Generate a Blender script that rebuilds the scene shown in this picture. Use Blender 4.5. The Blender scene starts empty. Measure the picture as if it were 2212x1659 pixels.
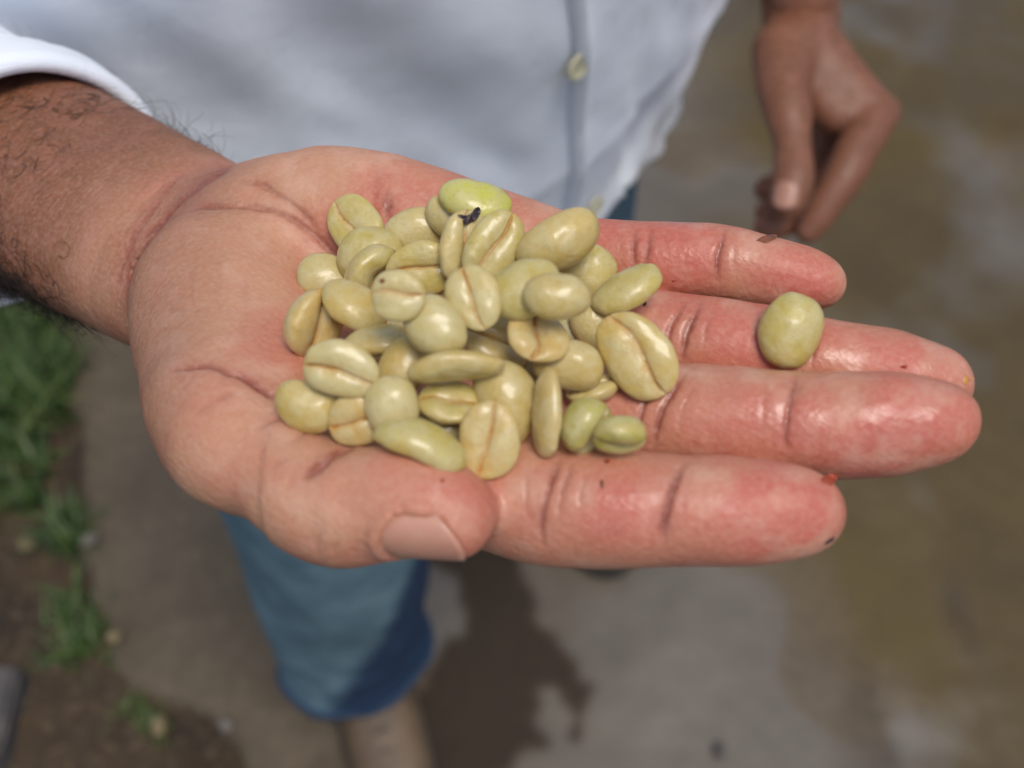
import bpy, math, random
import numpy as np
from mathutils import Matrix, Vector

# ------------------------------------------------------------------ camera, sky, sun, exposure
scene = bpy.context.scene
CAM_H, PITCH, HFOV = 1.38, 54.0, 50.0
VW, VH = 2212.0, 1659.0                      # measuring frame of the reference picture
SPX = 2 * math.tan(math.radians(HFOV / 2)) / VW
cam_data = bpy.data.cameras.new('camera')
cam_data.sensor_width = 36.0
cam_data.lens = 18.0 / math.tan(math.radians(HFOV / 2))
cam_data.clip_start, cam_data.clip_end = 0.01, 500.0
cam_data.dof.use_dof = True
cam_data.dof.focus_distance = 0.239
cam_data.dof.aperture_fstop = 11.0
cam = bpy.data.objects.new('camera', cam_data)
scene.collection.objects.link(cam)
cam.location = (0, 0, CAM_H)
cam.rotation_euler = (math.radians(90 - PITCH), 0, 0)
scene.camera = cam

SUN_EL, SUN_AZ = 71.0, 150.0                  # azimuth from +Y (towards the person), positive to +X
world = bpy.data.worlds.new('World'); scene.world = world
world.use_nodes = True
wn = world.node_tree.nodes; wl = world.node_tree.links
wn.clear()
w_out = wn.new('ShaderNodeOutputWorld'); w_bg = wn.new('ShaderNodeBackground'); w_sky = wn.new('ShaderNodeTexSky')
w_sky.sky_type = 'NISHITA'; w_sky.sun_disc = False
w_sky.sun_elevation = math.radians(SUN_EL); w_sky.sun_rotation = math.radians(SUN_AZ)
w_sky.air_density = 1.0; w_sky.dust_density = 2.0; w_sky.ozone_density = 1.0
w_bg.inputs['Strength'].default_value = 0.085
wl.new(w_sky.outputs[0], w_bg.inputs[0]); wl.new(w_bg.outputs[0], w_out.inputs[0])
sun_data = bpy.data.lights.new('sun', 'SUN')
sun_data.energy = 1.5; sun_data.angle = math.radians(26); sun_data.color = (1.0, 0.95, 0.87)
sun = bpy.data.objects.new('sun', sun_data); scene.collection.objects.link(sun)
el, az = math.radians(SUN_EL), math.radians(SUN_AZ)
sdir = Vector((math.sin(az) * math.cos(el), math.cos(az) * math.cos(el), math.sin(el)))
sun.rotation_euler = sdir.to_track_quat('Z', 'Y').to_euler()
scene.view_settings.view_transform = 'Standard'
scene.view_settings.look = 'None'
scene.view_settings.exposure = 0.50
scene.view_settings.gamma = 1.0
scene.view_settings.use_curve_mapping = False
scene.render.engine = 'CYCLES'
scene.cycles.use_denoising = True
scene.cycles.max_bounces = 8

rng = np.random.default_rng(7)
random.seed(7)
p_ = math.radians(PITCH)
CR = np.array([1.0, 0, 0]); CU = np.array([0, math.sin(p_), math.cos(p_)]); CB = np.array([0, -math.cos(p_), math.sin(p_)])
CAMROT = np.stack([CR, CU, CB], 1)            # camera frame -> world
CAMPOS = np.array([0, 0, CAM_H])

def cf(u, v, d):
    """measured picture point at distance d (m) -> camera frame"""
    return np.array([(u - VW / 2) * SPX * d, (VH / 2 - v) * SPX * d, -d])
def to_world(P): return np.asarray(P) @ CAMROT.T + CAMPOS
def to_cf(W): return (np.asarray(W) - CAMPOS) @ CAMROT
def px_of(P):
    P = np.asarray(P); d = -P[..., 2]
    return np.stack([P[..., 0] / d / SPX + VW / 2, VH / 2 - P[..., 1] / d / SPX], -1)
def wpt(u, v, d): return to_world(cf(u, v, d))
def ground(u, v, z=0.0):
    D = to_world(cf(u, v, 1.0)) - CAMPOS
    t = (z - CAM_H) / D[2]
    return CAMPOS + D * t

# ------------------------------------------------------------------ object helpers
COL = scene.collection
def link(o, parent=None):
    COL.objects.link(o)
    if parent is not None:
        o.parent = parent
        o.matrix_parent_inverse = Matrix.Translation(-Vector(parent.location))   # parts keep world coordinates
    return o
def raw_mesh(name, verts, faces):
    me = bpy.data.meshes.new(name); verts = np.asarray(verts, dtype=np.float32)
    if not isinstance(faces, np.ndarray):
        me.from_pydata([tuple(v) for v in verts.tolist()], [], [tuple(f) for f in faces]); return me
    nf, k = faces.shape
    me.vertices.add(len(verts)); me.vertices.foreach_set('co', verts.ravel())
    me.loops.add(nf * k); me.loops.foreach_set('vertex_index', faces.astype(np.int32).ravel())
    me.polygons.add(nf); me.polygons.foreach_set('loop_start', np.arange(0, nf * k, k, dtype=np.int32))
    me.update(calc_edges=True); return me
def mesh_obj(name, verts, faces, mat, parent=None, smooth=True, cols=None, attrs=None):
    me = raw_mesh(name, verts, faces)
    if smooth: me.polygons.foreach_set('use_smooth', np.ones(len(me.polygons), dtype=bool))
    if cols is not None: add_col(me, 'Col', cols)
    for k, a in (attrs or {}).items():
        at = me.attributes.new(k, 'FLOAT', 'POINT'); at.data.foreach_set('value', np.asarray(a, dtype=np.float32))
    me.update()
    if mat is not None: me.materials.append(mat)
    return link(bpy.data.objects.new(name, me), parent)
def add_col(me, name, cols):
    cols = np.asarray(cols, dtype=np.float32)
    if cols.shape[1] == 3: cols = np.concatenate([cols, np.ones((len(cols), 1), np.float32)], 1)
    a = me.attributes.new(name, 'FLOAT_COLOR', 'POINT'); a.data.foreach_set('color', cols.ravel())
def tag(o, label=None, cat=None, group=None, kind=None):
    if label: o['label'] = label
    if cat: o['category'] = cat
    if group: o['group'] = group
    if kind: o['kind'] = kind
    return o
def get_co(me):
    a = np.empty(len(me.vertices) * 3, np.float32); me.vertices.foreach_get('co', a); return a.reshape(-1, 3)
def get_no(me):
    a = np.empty(len(me.vertices) * 3, np.float32); me.vertex_normals.foreach_get('vector', a); return a.reshape(-1, 3)
def srgb(r, g, b):
    c = np.array([r, g, b]) / 255.0
    return np.where(c <= 0.04045, c / 12.92, ((c + 0.055) / 1.055) ** 2.4)

# cheap value noise on points
def vnoise(P, scale, seed=0):
    P = (np.asarray(P, dtype=np.float64) * scale + seed * 17.31); i = np.floor(P).astype(np.int64)
    f = (P - i).astype(np.float32); f = f * f * (3 - 2 * f)
    def h(a, b, c):
        n = (a * 374761393 + b * 668265263 + c * 2147483647 + seed * 144665) & 0xFFFFFFFF
        n = ((n ^ (n >> 13)) * 1274126177) & 0xFFFFFFFF
        return ((n ^ (n >> 16)) & 0xFFFF) / 65535.0
    r = 0
    for dx in (0, 1):
        for dy in (0, 1):
            for dz in (0, 1):
                w = (f[:, 0] if dx else 1 - f[:, 0]) * (f[:, 1] if dy else 1 - f[:, 1]) * (f[:, 2] if dz else 1 - f[:, 2])
                r = r + w * h(i[:, 0] + dx, i[:, 1] + dy, i[:, 2] + dz)
    return r
def fnoise(P, scale, seed=0, octv=3):
    return sum(vnoise(P, scale * 2 ** k, seed + k) * 0.5 ** k for k in range(octv)) / sum(0.5 ** k for k in range(octv))

# ------------------------------------------------------------------ material helpers
def new_mat(name):
    m = bpy.data.materials.new(name); m.use_nodes = True
    nt = m.node_tree; b = nt.nodes['Principled BSDF']
    return m, nt, b
def node(nt, t, **kw):
    n = nt.nodes.new(t)
    for k, v in kw.items():
        if k in n.inputs.keys(): n.inputs[k].default_value = v
        else: setattr(n, k, v)
    return n
def noise_node(nt, scale, detail=3.0, rough=0.5, vec=None, dist=0.0):
    n = nt.nodes.new('ShaderNodeTexNoise'); n.inputs['Scale'].default_value = scale
    n.inputs['Detail'].default_value = detail; n.inputs['Roughness'].default_value = rough; n.inputs['Distortion'].default_value = dist
    if vec is not None: nt.links.new(vec, n.inputs['Vector'])
    return n
def ramp(nt, fac, stops):
    r = nt.nodes.new('ShaderNodeValToRGB'); nt.links.new(fac, r.inputs[0])
    while len(r.color_ramp.elements) < len(stops): r.color_ramp.elements.new(0.5)
    for e, (p, c) in zip(r.color_ramp.elements, stops):
        e.position = p; e.color = (c, c, c, 1) if not hasattr(c, '__len__') else (*c, 1)
    return r
def mix_rgb(nt, fac, a, b, mode='MIX'):
    n = nt.nodes.new('ShaderNodeMix'); n.data_type = 'RGBA'; n.blend_type = mode
    for i, x in ((0, fac), (6, a), (7, b)):
        if hasattr(x, 'is_linked') or hasattr(x, 'links'): nt.links.new(x, n.inputs[i])
        elif i == 0: n.inputs[0].default_value = x
        else: n.inputs[i].default_value = (*x, 1)
    return n.outputs[2]
def bump(nt, b, h, strength, dist, prev=None):
    n = nt.nodes.new('ShaderNodeBump'); n.inputs['Strength'].default_value = strength; n.inputs['Distance'].default_value = dist
    nt.links.new(h, n.inputs['Height'])
    if prev is not None: nt.links.new(prev, n.inputs['Normal'])
    nt.links.new(n.outputs[0], b.inputs['Normal'])
    return n.outputs[0]
def obj_coords(nt, scale=None, rot=None):
    t = nt.nodes.new('ShaderNodeTexCoord'); o = t.outputs['Object']
    if scale is not None:
        m = nt.nodes.new('ShaderNodeMapping'); m.inputs['Scale'].default_value = scale
        if rot is not None: m.inputs['Rotation'].default_value = rot
        nt.links.new(o, m.inputs['Vector']); o = m.outputs[0]
    return o

# ------------------------------------------------------------------ signed-distance modelling
class Field:
    def __init__(self, lo, hi, h):
        self.lo = np.array(lo, np.float32); self.h = h
        self.n = np.ceil((np.array(hi) - self.lo) / h).astype(int) + 1
        self.D = np.full(self.n, 0.05, np.float32)
    def sub(self, lo, hi):
        a = np.clip(np.floor((np.asarray(lo) - self.lo) / self.h).astype(int), 0, self.n - 1)
        b = np.clip(np.ceil((np.asarray(hi) - self.lo) / self.h).astype(int) + 1, 1, self.n)
        if np.any(b <= a): return None, None
        sl = tuple(slice(i, j) for i, j in zip(a, b))
        ax = [self.lo[k] + self.h * np.arange(a[k], b[k], dtype=np.float32) for k in range(3)]
        return sl, np.stack(np.meshgrid(*ax, indexing='ij'), -1)
    def cone(self, a, b, ra, rb, k=0.004):
        a = np.asarray(a, np.float32); b = np.asarray(b, np.float32); m = max(ra, rb) + max(k * 1.6, 0.004) + 0.004
        sl, P = self.sub(np.minimum(a, b) - m, np.maximum(a, b) + m)
        if sl is None: return
        d = b - a; L2 = float(d @ d)
        t = np.clip(((P - a) @ d) / L2, 0, 1)
        t2 = t                                            # simple tapered capsule
        q = P - a - t2[..., None] * d
        dist = np.sqrt((q * q).sum(-1)) - (ra + (rb - ra) * t2)
        self.merge(sl, dist, k)
    def ell(self, c, axes, radii, k=0.004):
        """ellipsoid; axes: 3x3 rows unit vectors"""
        c = np.asarray(c, np.float32); m = max(radii) + k * 1.6 + 0.004
        sl, P = self.sub(c - m, c + m)
        if sl is None: return
        q = (P - c) @ np.asarray(axes, np.float32).T
        r = np.asarray(radii, np.float32)
        k0 = np.sqrt(((q / r) ** 2).sum(-1)); k1 = np.sqrt(((q / (r * r)) ** 2).sum(-1)) + 1e-6
        self.merge(sl, k0 * (k0 - 1) / k1, k)
    def merge(self, sl, d, k):
        A = self.D[sl]
        if k <= 0: self.D[sl] = np.minimum(A, d)
        else:
            h = np.maximum(k - np.abs(A - d), 0) / k
            self.D[sl] = np.minimum(A, d) - h * h * h * k / 6.0
    def sample(self, P):
        q = (np.asarray(P, np.float32) - self.lo) / self.h
        ok = np.all((q >= 0) & (q < self.n - 1), -1)
        q = np.clip(q, 0, self.n - 1.001); i = q.astype(int); f = q - i; r = 0
        for dx in (0, 1):
            for dy in (0, 1):
                for dz in (0, 1):
                    w = (f[..., 0] if dx else 1 - f[..., 0]) * (f[..., 1] if dy else 1 - f[..., 1]) * (f[..., 2] if dz else 1 - f[..., 2])
                    r = r + w * self.D[i[..., 0] + dx, i[..., 1] + dy, i[..., 2] + dz]
        return np.where(ok, r, 0.05)
    def mesh(self):
        D = self.D; S = D < 0
        nx, ny, nz = D.shape
        cnt = np.zeros((nx - 1, ny - 1, nz - 1), np.int8)
        for dx in (0, 1):
            for dy in (0, 1):
                for dz in (0, 1): cnt += S[dx:nx - 1 + dx, dy:ny - 1 + dy, dz:nz - 1 + dz]
        act = (cnt > 0) & (cnt < 8)
        cells = np.argwhere(act); vid = np.full(act.shape, -1, np.int64); vid[act] = np.arange(len(cells))
        acc = np.zeros((len(cells), 3), np.float32); w = np.zeros(len(cells), np.float32)
        offs = [(x, y, z) for x in (0, 1) for y in (0, 1) for z in (0, 1)]
        for o in offs:
            for k in range(3):
                if o[k]: continue
                o2 = list(o); o2[k] = 1
                d0 = D[cells[:, 0] + o[0], cells[:, 1] + o[1], cells[:, 2] + o[2]]
                d1 = D[cells[:, 0] + o2[0], cells[:, 1] + o2[1], cells[:, 2] + o2[2]]
                m = (d0 < 0) != (d1 < 0); t = np.where(m, d0 / np.where(m, d0 - d1, 1), 0)
                pt = np.array(o, np.float32)[None].repeat(len(cells), 0); pt[:, k] = t
                acc += pt * m[:, None]; w += m
        V = self.lo + self.h * (cells + acc / np.maximum(w, 1)[:, None])
        quads = []
        for k in range(3):
            sl0 = [slice(None)] * 3; sl1 = [slice(None)] * 3
            sl0[k] = slice(0, -1); sl1[k] = slice(1, None)
            chg = S[tuple(sl0)] != S[tuple(sl1)]
            e = np.argwhere(chg); a, b = (k + 1) % 3, (k + 2) % 3
            ok = (e[:, a] > 0) & (e[:, b] > 0) & (e[:, a] < self.n[a] - 1) & (e[:, b] < self.n[b] - 1); e = e[ok]
            flip = S[tuple(sl0)][e[:, 0], e[:, 1], e[:, 2]]
            def cell(da, db):
                c = e.copy(); c[:, a] += da; c[:, b] += db; return vid[c[:, 0], c[:, 1], c[:, 2]]
            q = np.stack([cell(-1, -1), cell(0, -1), cell(0, 0), cell(-1, 0)], 1)
            q[~flip] = q[~flip][:, ::-1]
            quads.append(q)
        F = np.concatenate(quads); F = F[(F >= 0).all(1)]
        return V, F
def subdivided(V, F, levels=1):
    me = raw_mesh('tmp', V, F)
    o = bpy.data.objects.new('tmp', me); COL.objects.link(o)
    md = o.modifiers.new('s', 'SUBSURF'); md.levels = levels; md.render_levels = levels
    dg = bpy.context.evaluated_depsgraph_get(); ev = o.evaluated_get(dg); m2 = bpy.data.meshes.new_from_object(ev)
    V2 = get_co(m2).astype(np.float64); N2 = get_no(m2).astype(np.float64)
    lo = np.empty(len(m2.polygons) * 4, np.int32); m2.loops.foreach_get('vertex_index', lo)
    bpy.data.objects.remove(o); bpy.data.meshes.remove(me); bpy.data.meshes.remove(m2)
    return V2, N2, lo.reshape(-1, 4)

#HAND_BEGIN
# ------------------------------------------------------------------ the open right hand (camera frame, metres)
def spline(pts, n):
    pts = np.asarray(pts, float); P = np.vstack([2 * pts[0] - pts[1], pts, 2 * pts[-1] - pts[-2]]); out = []
    for i in range(1, len(P) - 2):
        for t in np.arange(n) / n:
            a, b, c, d = P[i - 1], P[i], P[i + 1], P[i + 2]
            out.append(.5 * (2 * b + (c - a) * t + (2 * a - 5 * b + 4 * c - d) * t * t + (3 * b - a - 3 * c + d) * t ** 3))
    out.append(pts[-1]); return np.array(out)
def chain(F, pts, k):
    for (a, b) in zip(pts[:-1], pts[1:]):
        F.cone(cf(*a[:3]), cf(*b[:3]), a[3] / 1000, b[3] / 1000, k)
def limb(F, pts, k, n=6, pad=0.0):
    """a dense smooth tapered tube merged into F with blend k; its own field first so it stays smooth"""
    Q = spline([np.append(cf(*p[:3]), p[3] / 1000) for p in pts], n)
    limb3(F, Q, k)
def limb3(F, Q, k, only=None):
    m = Q[:, 3].max() + k + .004
    lo = np.maximum(Q[:, :3].min(0) - m, F.lo); hi = np.minimum(Q[:, :3].max(0) + m, F.lo + F.h * (F.n - 1))
    a = np.floor((lo - F.lo) / F.h).astype(int); lo = F.lo + a * F.h
    G = Field(lo, hi, F.h); G.n = np.minimum(G.n, F.n - a); G.D = G.D[:G.n[0], :G.n[1], :G.n[2]]
    for q0, q1 in zip(Q[:-1], Q[1:]): G.cone(q0[:3], q1[:3], q0[3], q1[3], .0008)
    sl = tuple(slice(i, i + n) for i, n in zip(a, G.n))
    if only is None: F.merge(sl, G.D, k)
    else:                                       # blend with `only` (the palm), then a tight union with F
        A = only[sl]; f = G.D; h = np.maximum(k - np.abs(A - f), 0) / k
        F.merge(sl, np.minimum(A, f) - h ** 3 * k / 6, 0.003)
fingers = {
 'index':  [(900, 985, .215, 12.0), (1060, 1052, .206, 11.4), (1195, 1090, .1995, 10.9), (1320, 1098, .1965, 10.5), (1450, 1102, .195, 9.9), (1560, 1103, .194, 9.7), (1660, 1102, .1935, 8.9), (1720, 1103, .193, 7.7), (1748, 1104, .193, 6.5)],
 'middle': [(1030, 860, .230, 12.0), (1250, 886, .2205, 11.2), (1420, 902, .2140, 10.7), (1570, 910, .2095, 10.4), (1710, 917, .2065, 10.0), (1840, 918, .2045, 9.9), (1940, 914, .203, 9.3), (2000, 911, .2025, 8.3), (2030, 909, .2025, 7.2)],
 'ring':   [(1060, 700, .244, 11.5), (1300, 722, .2345, 10.6), (1490, 742, .2280, 10.1), (1630, 763, .2245, 9.8), (1770, 786, .222, 9.3), (1870, 803, .2205, 9.1), (1950, 816, .219, 8.4), (2000, 826, .2185, 7.5), (2024, 831, .218, 6.6)],
 'pinky':  [(1050, 552, .254, 11.0), (1230, 556, .2465, 9.2), (1385, 561, .241, 8.4), (1480, 565, .239, 8.3), (1562, 570, .237, 7.9), (1640, 582, .2355, 7.7), (1710, 597, .234, 6.9), (1750, 607, .2335, 6.0), (1772, 612, .233, 5.1)],
}
HAND_LO = np.array([-0.212, -0.052, -0.392]); HAND_HI = np.array([0.092, 0.116, -0.158])
hf = Field(HAND_LO, HAND_HI, 0.001)
W0 = cf(396, 545, .284); E0 = cf(-260, 217, .356)
arm_ax = E0 - W0; arm_len = np.linalg.norm(arm_ax); arm_ax /= arm_len
up_w = CAMROT.T @ np.array([0, 0, 1.0])
wide = np.cross(arm_ax, up_w); wide /= np.linalg.norm(wide)        # across the wrist, level
if wide[2] < 0: wide = -wide                                       # towards the camera (thumb side)
arm_up = np.cross(arm_ax, wide); arm_up = arm_up if arm_up @ up_w > 0 else -arm_up
for (a, b, r0, r1) in [((500, 650, .268), (900, 985, .217), 12.5, 12.0), ((510, 600, .274), (1030, 860, .231), 13.5, 12.3),
                       ((530, 555, .277), (1060, 700, .244), 14.0, 12.3), ((560, 515, .278), (1050, 560, .254), 13.5, 11.5)]:
    hf.cone(cf(*a), cf(*b), r0 / 1000, r1 / 1000, 0.012)
for s, r0, r1 in ((-11.0, 17, 25), (0, 17.5, 27), (11.0, 17, 25.5)):
    hf.cone(W0 + wide * s / 1000 - arm_ax * .012, E0 + wide * s * 1.25 / 1000 + arm_up * .001, r0 / 1000, r1 / 1000, 0.012)
# tendons on the inside of the wrist
for s in (-3.0, 3.5):
    hf.cone(W0 + wide * s / 1000 + arm_up * .0155 - arm_ax * .004, W0 + arm_ax * .085 + wide * s * .7 / 1000 + arm_up * .0185, .0030, .0030, 0.005)
limb(hf, [(535, 498, .268, 14.8), (640, 468, .263, 15.2), (770, 460, .258, 14.9), (930, 500, .255, 13.8), (1060, 545, .253, 12.0), (1160, 556, .250, 10.6)], 0.014)
limb(hf, [(428, 640, .252, 14.8), (442, 770, .238, 14.2), (475, 880, .222, 12.8), (510, 945, .212, 11.5)], 0.013)
limb(hf, [(500, 620, .254, 17.0), (545, 760, .240, 17.0), (600, 890, .224, 14.0)], 0.016)
limb(hf, [(465, 880, .219, 11.8), (500, 955, .211, 11.0), (590, 1012, .2035, 10.0), (665, 1064, .1985, 10.2), (735, 1094, .1955, 10.2), (800, 1092, .1935, 9.4), (860, 1086, .1915, 9.1), (918, 1094, .190, 8.5), (958, 1108, .189, 7.4), (978, 1118, .1888, 6.3)], 0.012)
limb(hf, [(640, 925, .226, 11.0), (860, 950, .222, 11.0)], 0.014, 2)
palm = hf.D.copy()
for nm, ch in fingers.items():
    limb3(hf, spline([np.append(cf(*p[:3]), p[3] / 1000) for p in ch], 5), 0.008, palm)
HV, HF = hf.mesh()
HV, HN, HF = subdivided(HV, HF, 1)
# skin creases: (points in the picture, width mm, depth mm, redness)
CREASES = [
 ([(1376, 484), (1368, 520), (1367, 546), (1372, 600)], .55, .55, .6), ([(1411, 484), (1403, 520), (1397, 546), (1390, 600)], .55, .55, .6),
 ([(1573, 488), (1560, 520), (1549, 567), (1552, 620)], .5, .6, .7),
 ([(1488, 640), (1464, 678), (1445, 721), (1440, 790)], .55, .45, .5), ([(1519, 645), (1498, 687), (1481, 726), (1470, 795)], .6, .65, .7),
 ([(1779, 684), (1762, 730), (1750, 797)], .5, .6, .6),
 ([(1484, 800), (1450, 850), (1431, 884), (1416, 937), (1412, 975)], .6, .65, .8), ([(1420, 830), (1398, 860), (1387, 884), (1380, 925), (1390, 970)], .5, .5, .6),
 ([(1727, 800), (1711, 850), (1702, 894), (1697, 947), (1705, 985)], .55, .65, .7), ([(1740, 810), (1722, 850), (1712, 880)], .4, .3, .3),
 ([(1486, 985), (1464, 1028), (1450, 1066), (1435, 1129), (1433, 1185)], .6, .7, .8),
 ([(1208, 980), (1190, 1039), (1174, 1093), (1168, 1141), (1176, 1195)], .6, .6, .7), ([(1238, 990), (1216, 1051), (1209, 1093), (1204, 1140)], .5, .4, .5),
 ([(775, 958), (728, 972), (701, 990), (668, 1019), (652, 1045)], .7, 1.5, 1.0),
 ([(540, 928), (575, 912), (603, 902), (660, 899)], .6, .5, .4), ([(355, 802), (410, 792), (456, 788), (497, 805), (526, 811), (573, 843), (620, 866)], .7, .9, .8),
 ([(333, 673), (390, 668), (444, 667)], .5, .25, .2), ([(470, 860), (440, 880), (410, 905)], .5, .25, .3), ([(520, 840), (480, 858), (450, 868)], .5, .25, .4),
 ([(515, 345), (432, 396), (380, 444), (340, 488), (304, 532), (276, 580), (264, 640)], .8, .75, .8),
 ([(400, 368), (384, 384), (352, 416), (312, 472), (282, 524), (260, 580), (250, 640)], .7, .4, .5),
 ([(380, 358), (340, 410), (298, 465), (262, 520), (240, 570)], .5, .2, .2), ([(350, 352), (310, 400), (270, 455), (240, 500)], .5, .15, .15),
 ([(395, 456), (440, 442), (500, 442), (560, 448), (620, 468), (680, 508), (720, 548), (750, 590), (790, 680)], .65, .75, .5),
 ([(500, 394), (540, 393), (568, 400), (624, 436), (660, 468), (700, 512)], .75, .6, .4),
 ([(834, 400), (838, 440), (842, 490)], .9, .15, .8), ([(1046, 385), (1036, 400), (1030, 430)], .6, .5, .5),
 ([(900, 420), (960, 460), (1040, 560)], .7, .3, .4),
 ([(1345, 486), (1340, 530), (1346, 590)], .4, .18, .2), ([(1440, 486), (1436, 530), (1438, 580)], .4, .15, .15), ([(1590, 495), (1584, 540), (1588, 600)], .4, .15, .1),
 ([(1545, 655), (1528, 700), (1515, 760)], .4, .2, .2), ([(1425, 660), (1412, 710), (1408, 770)], .4, .2, .2), ([(1515, 810), (1490, 850), (1470, 900), (1460, 960)], .4, .2, .15), ([(1660, 805), (1650, 870), (1646, 950)], .4, .12, .1),
 ([(1270, 1000), (1255, 1060), (1248, 1120)], .4, .2, .15), ([(1140, 1010), (1136, 1080), (1142, 1150)], .4, .2, .2), ([(1500, 1000), (1480, 1060), (1470, 1130)], .4, .15, .1),
 ([(690, 900), (650, 940), (610, 960)], .5, .25, .3), ([(640, 985), (600, 1000), (570, 1030)], .5, .25, .2), ([(700, 1140), (680, 1180), (690, 1215)], .5, .3, .1), ([(740, 1150), (722, 1190), (735, 1222)], .5, .3, .1), ([(775, 1160), (768, 1195), (785, 1215)], .5, .25, .1),
 ([(330, 720), (350, 715), (372, 722)], .4, .15, .1), ([(345, 850), (390, 835), (430, 838)], .4, .15, .1), ([(360, 890), (400, 880), (440, 888)], .4, .12, .1), ([(420, 560), (412, 620), (420, 690)], .5, .12, .1), ([(480, 540), (470, 620), (476, 700)], .5, .12, .1), ([(540, 560), (530, 640), (536, 720)], .5, .12, .1),
]
def polydist(P, line):
    best = np.full(len(P), 1e9); L = np.array(line, float)
    for a, b in zip(L[:-1], L[1:]):
        d = b - a; t = np.clip(((P - a) @ d) / (d @ d), 0, 1)
        best = np.minimum(best, np.hypot(*(P - a - t[:, None] * d).T))
    return best
def apply_creases(V, N, lines):
    px = px_of(V); red = np.zeros(len(V)); disp = np.zeros(len(V))
    facing = (-(V * N).sum(1) / np.linalg.norm(V, axis=1)) > -0.05
    for line, w, dep, r in lines:
        L = spline(line, 4); lo = L.min(0) - 30; hi = L.max(0) + 30
        idx = np.where(facing & np.all((px > lo) & (px < hi), 1))[0]
        if not len(idx): continue
        wob = 7.0 * (vnoise(V[idx], 200, 5) - .5) + 4 * (vnoise(V[idx], 700, 8) - .5)
        mm = np.abs(polydist(px[idx], L) + wob) * SPX * -V[idx, 2] * 1000
        end = np.minimum(np.hypot(*(px[idx] - L[0]).T), np.hypot(*(px[idx] - L[-1]).T)); fade = np.clip(end / 45.0, .04, 1)
        w = w * .82; g = np.exp(-(mm / w) ** 2) + .35 * np.exp(-(mm / (3.2 * w)) ** 2); lip = 0
        disp[idx] -= fade * 1.0 * dep * g
        red[idx] = np.maximum(red[idx], r * fade * np.exp(-(mm / (w * 1.15)) ** 2) + .35 * r * fade * np.exp(-(mm / (w * 4)) ** 2))
    return V + N * disp[:, None] / 1000, np.clip(red, 0, 1)
HV0 = HV.copy()
HV, HRED = apply_creases(HV, HN, CREASES)
# soft unevenness of the flesh
HV = HV + HN * ((fnoise(HV, 90, 3, 2) - .5) * .0011)[:, None]
def near(P, c, r): return np.exp(-(np.linalg.norm(P - c, axis=1) / r) ** 2)
armt = ((HV - W0) @ arm_ax)                                           # distance along the forearm
hpx = px_of(HV)
C_PALM = srgb(198, 145, 112); C_PINK = srgb(194, 106, 87); C_ARM = srgb(130, 80, 50); C_BACK = srgb(150, 92, 66); C_CREASE = srgb(124, 50, 38); C_PALE = srgb(216, 172, 146)
n1 = fnoise(HV, 75, 11, 4); n2 = fnoise(HV, 190, 21); n3 = fnoise(HV, 480, 31)
pink = .16 + .8 * (n1 - .5) * 2
for nm, ch in fingers.items():
    for k, w in ((6, .55), (5, .25), (3, .35), (2, .15), (1, .4)): pink = pink + w * near(HV, cf(*ch[k][:3]) + [0, 0, ch[k][3] / 1000], .011)
for q, w, r in (((700, 640, .235), .25, .02), ((860, 430, .235), .22, .014), ((960, 640, .235), .4, .03), ((880, 1010, .18), .35, .012), ((640, 830, .22), .3, .015), ((480, 620, .23), -.5, .02), ((560, 380, .25), -.25, .02), ((1000, 400, .245), .15, .02)):
    pink = pink + w * near(HV, cf(*q), r)
pink = np.clip(pink + .14 * np.clip((hpx[:, 0] - 1150) / 200, 0, 1) + .12 * np.clip((hpx[:, 1] - 900) / 150, 0, 1), 0, 1)[:, None]
col = C_PALM * (1 - pink) + C_PINK * pink
pale = np.clip((n2 - .5) * 1.6, 0, .5)[:, None]; col = col * (1 - pale) + C_PALE * pale
# the tanned skin of the arm and the back of the hand
edge = (fnoise(HV, 70, 41) - .5) * .012
tan = 1 / (1 + np.exp(-((armt + edge) - .004) / .006))
up_h = HN @ up_w
back = 1 / (1 + np.exp((up_h + .45 + (n1 - .5) * .25) / .10))
back = np.maximum(back, .55 / (1 + np.exp((hpx[:, 0] - 400 + (hpx[:, 1] - 800) * .3 + 60 * (n1 - .5)) / 35.)) * (armt < .0))
tan = np.maximum(tan, back * .9)[:, None]
armc = C_ARM * (.92 + .3 * (n2[:, None] - .5)) ; col = col * (1 - tan) + armc * tan
col = col * (1 - .8 * HRED[:, None]) + C_CREASE * .8 * HRED[:, None]
spots = np.clip((n3 - .66) * 6, 0, 1)[:, None] * .22; col = col * (1 - spots) + srgb(165, 90, 70) * spots
HCOL = np.clip(col, 0, 1); HTAN = tan[:, 0]
wet = np.clip((fnoise(HV, 85, 51) - .47) * 7, 0, 1) * np.clip((hpx[:, 0] - 1050) / 250, 0, 1)
wet = np.maximum(wet, np.clip((fnoise(HV, 110, 55) - .55) * 6, 0, 1) * np.clip((hpx[:, 0] - 600) / 200, 0, 1) * .8)
wet = wet * np.clip((up_h + .05) / .3, 0, 1)
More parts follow.
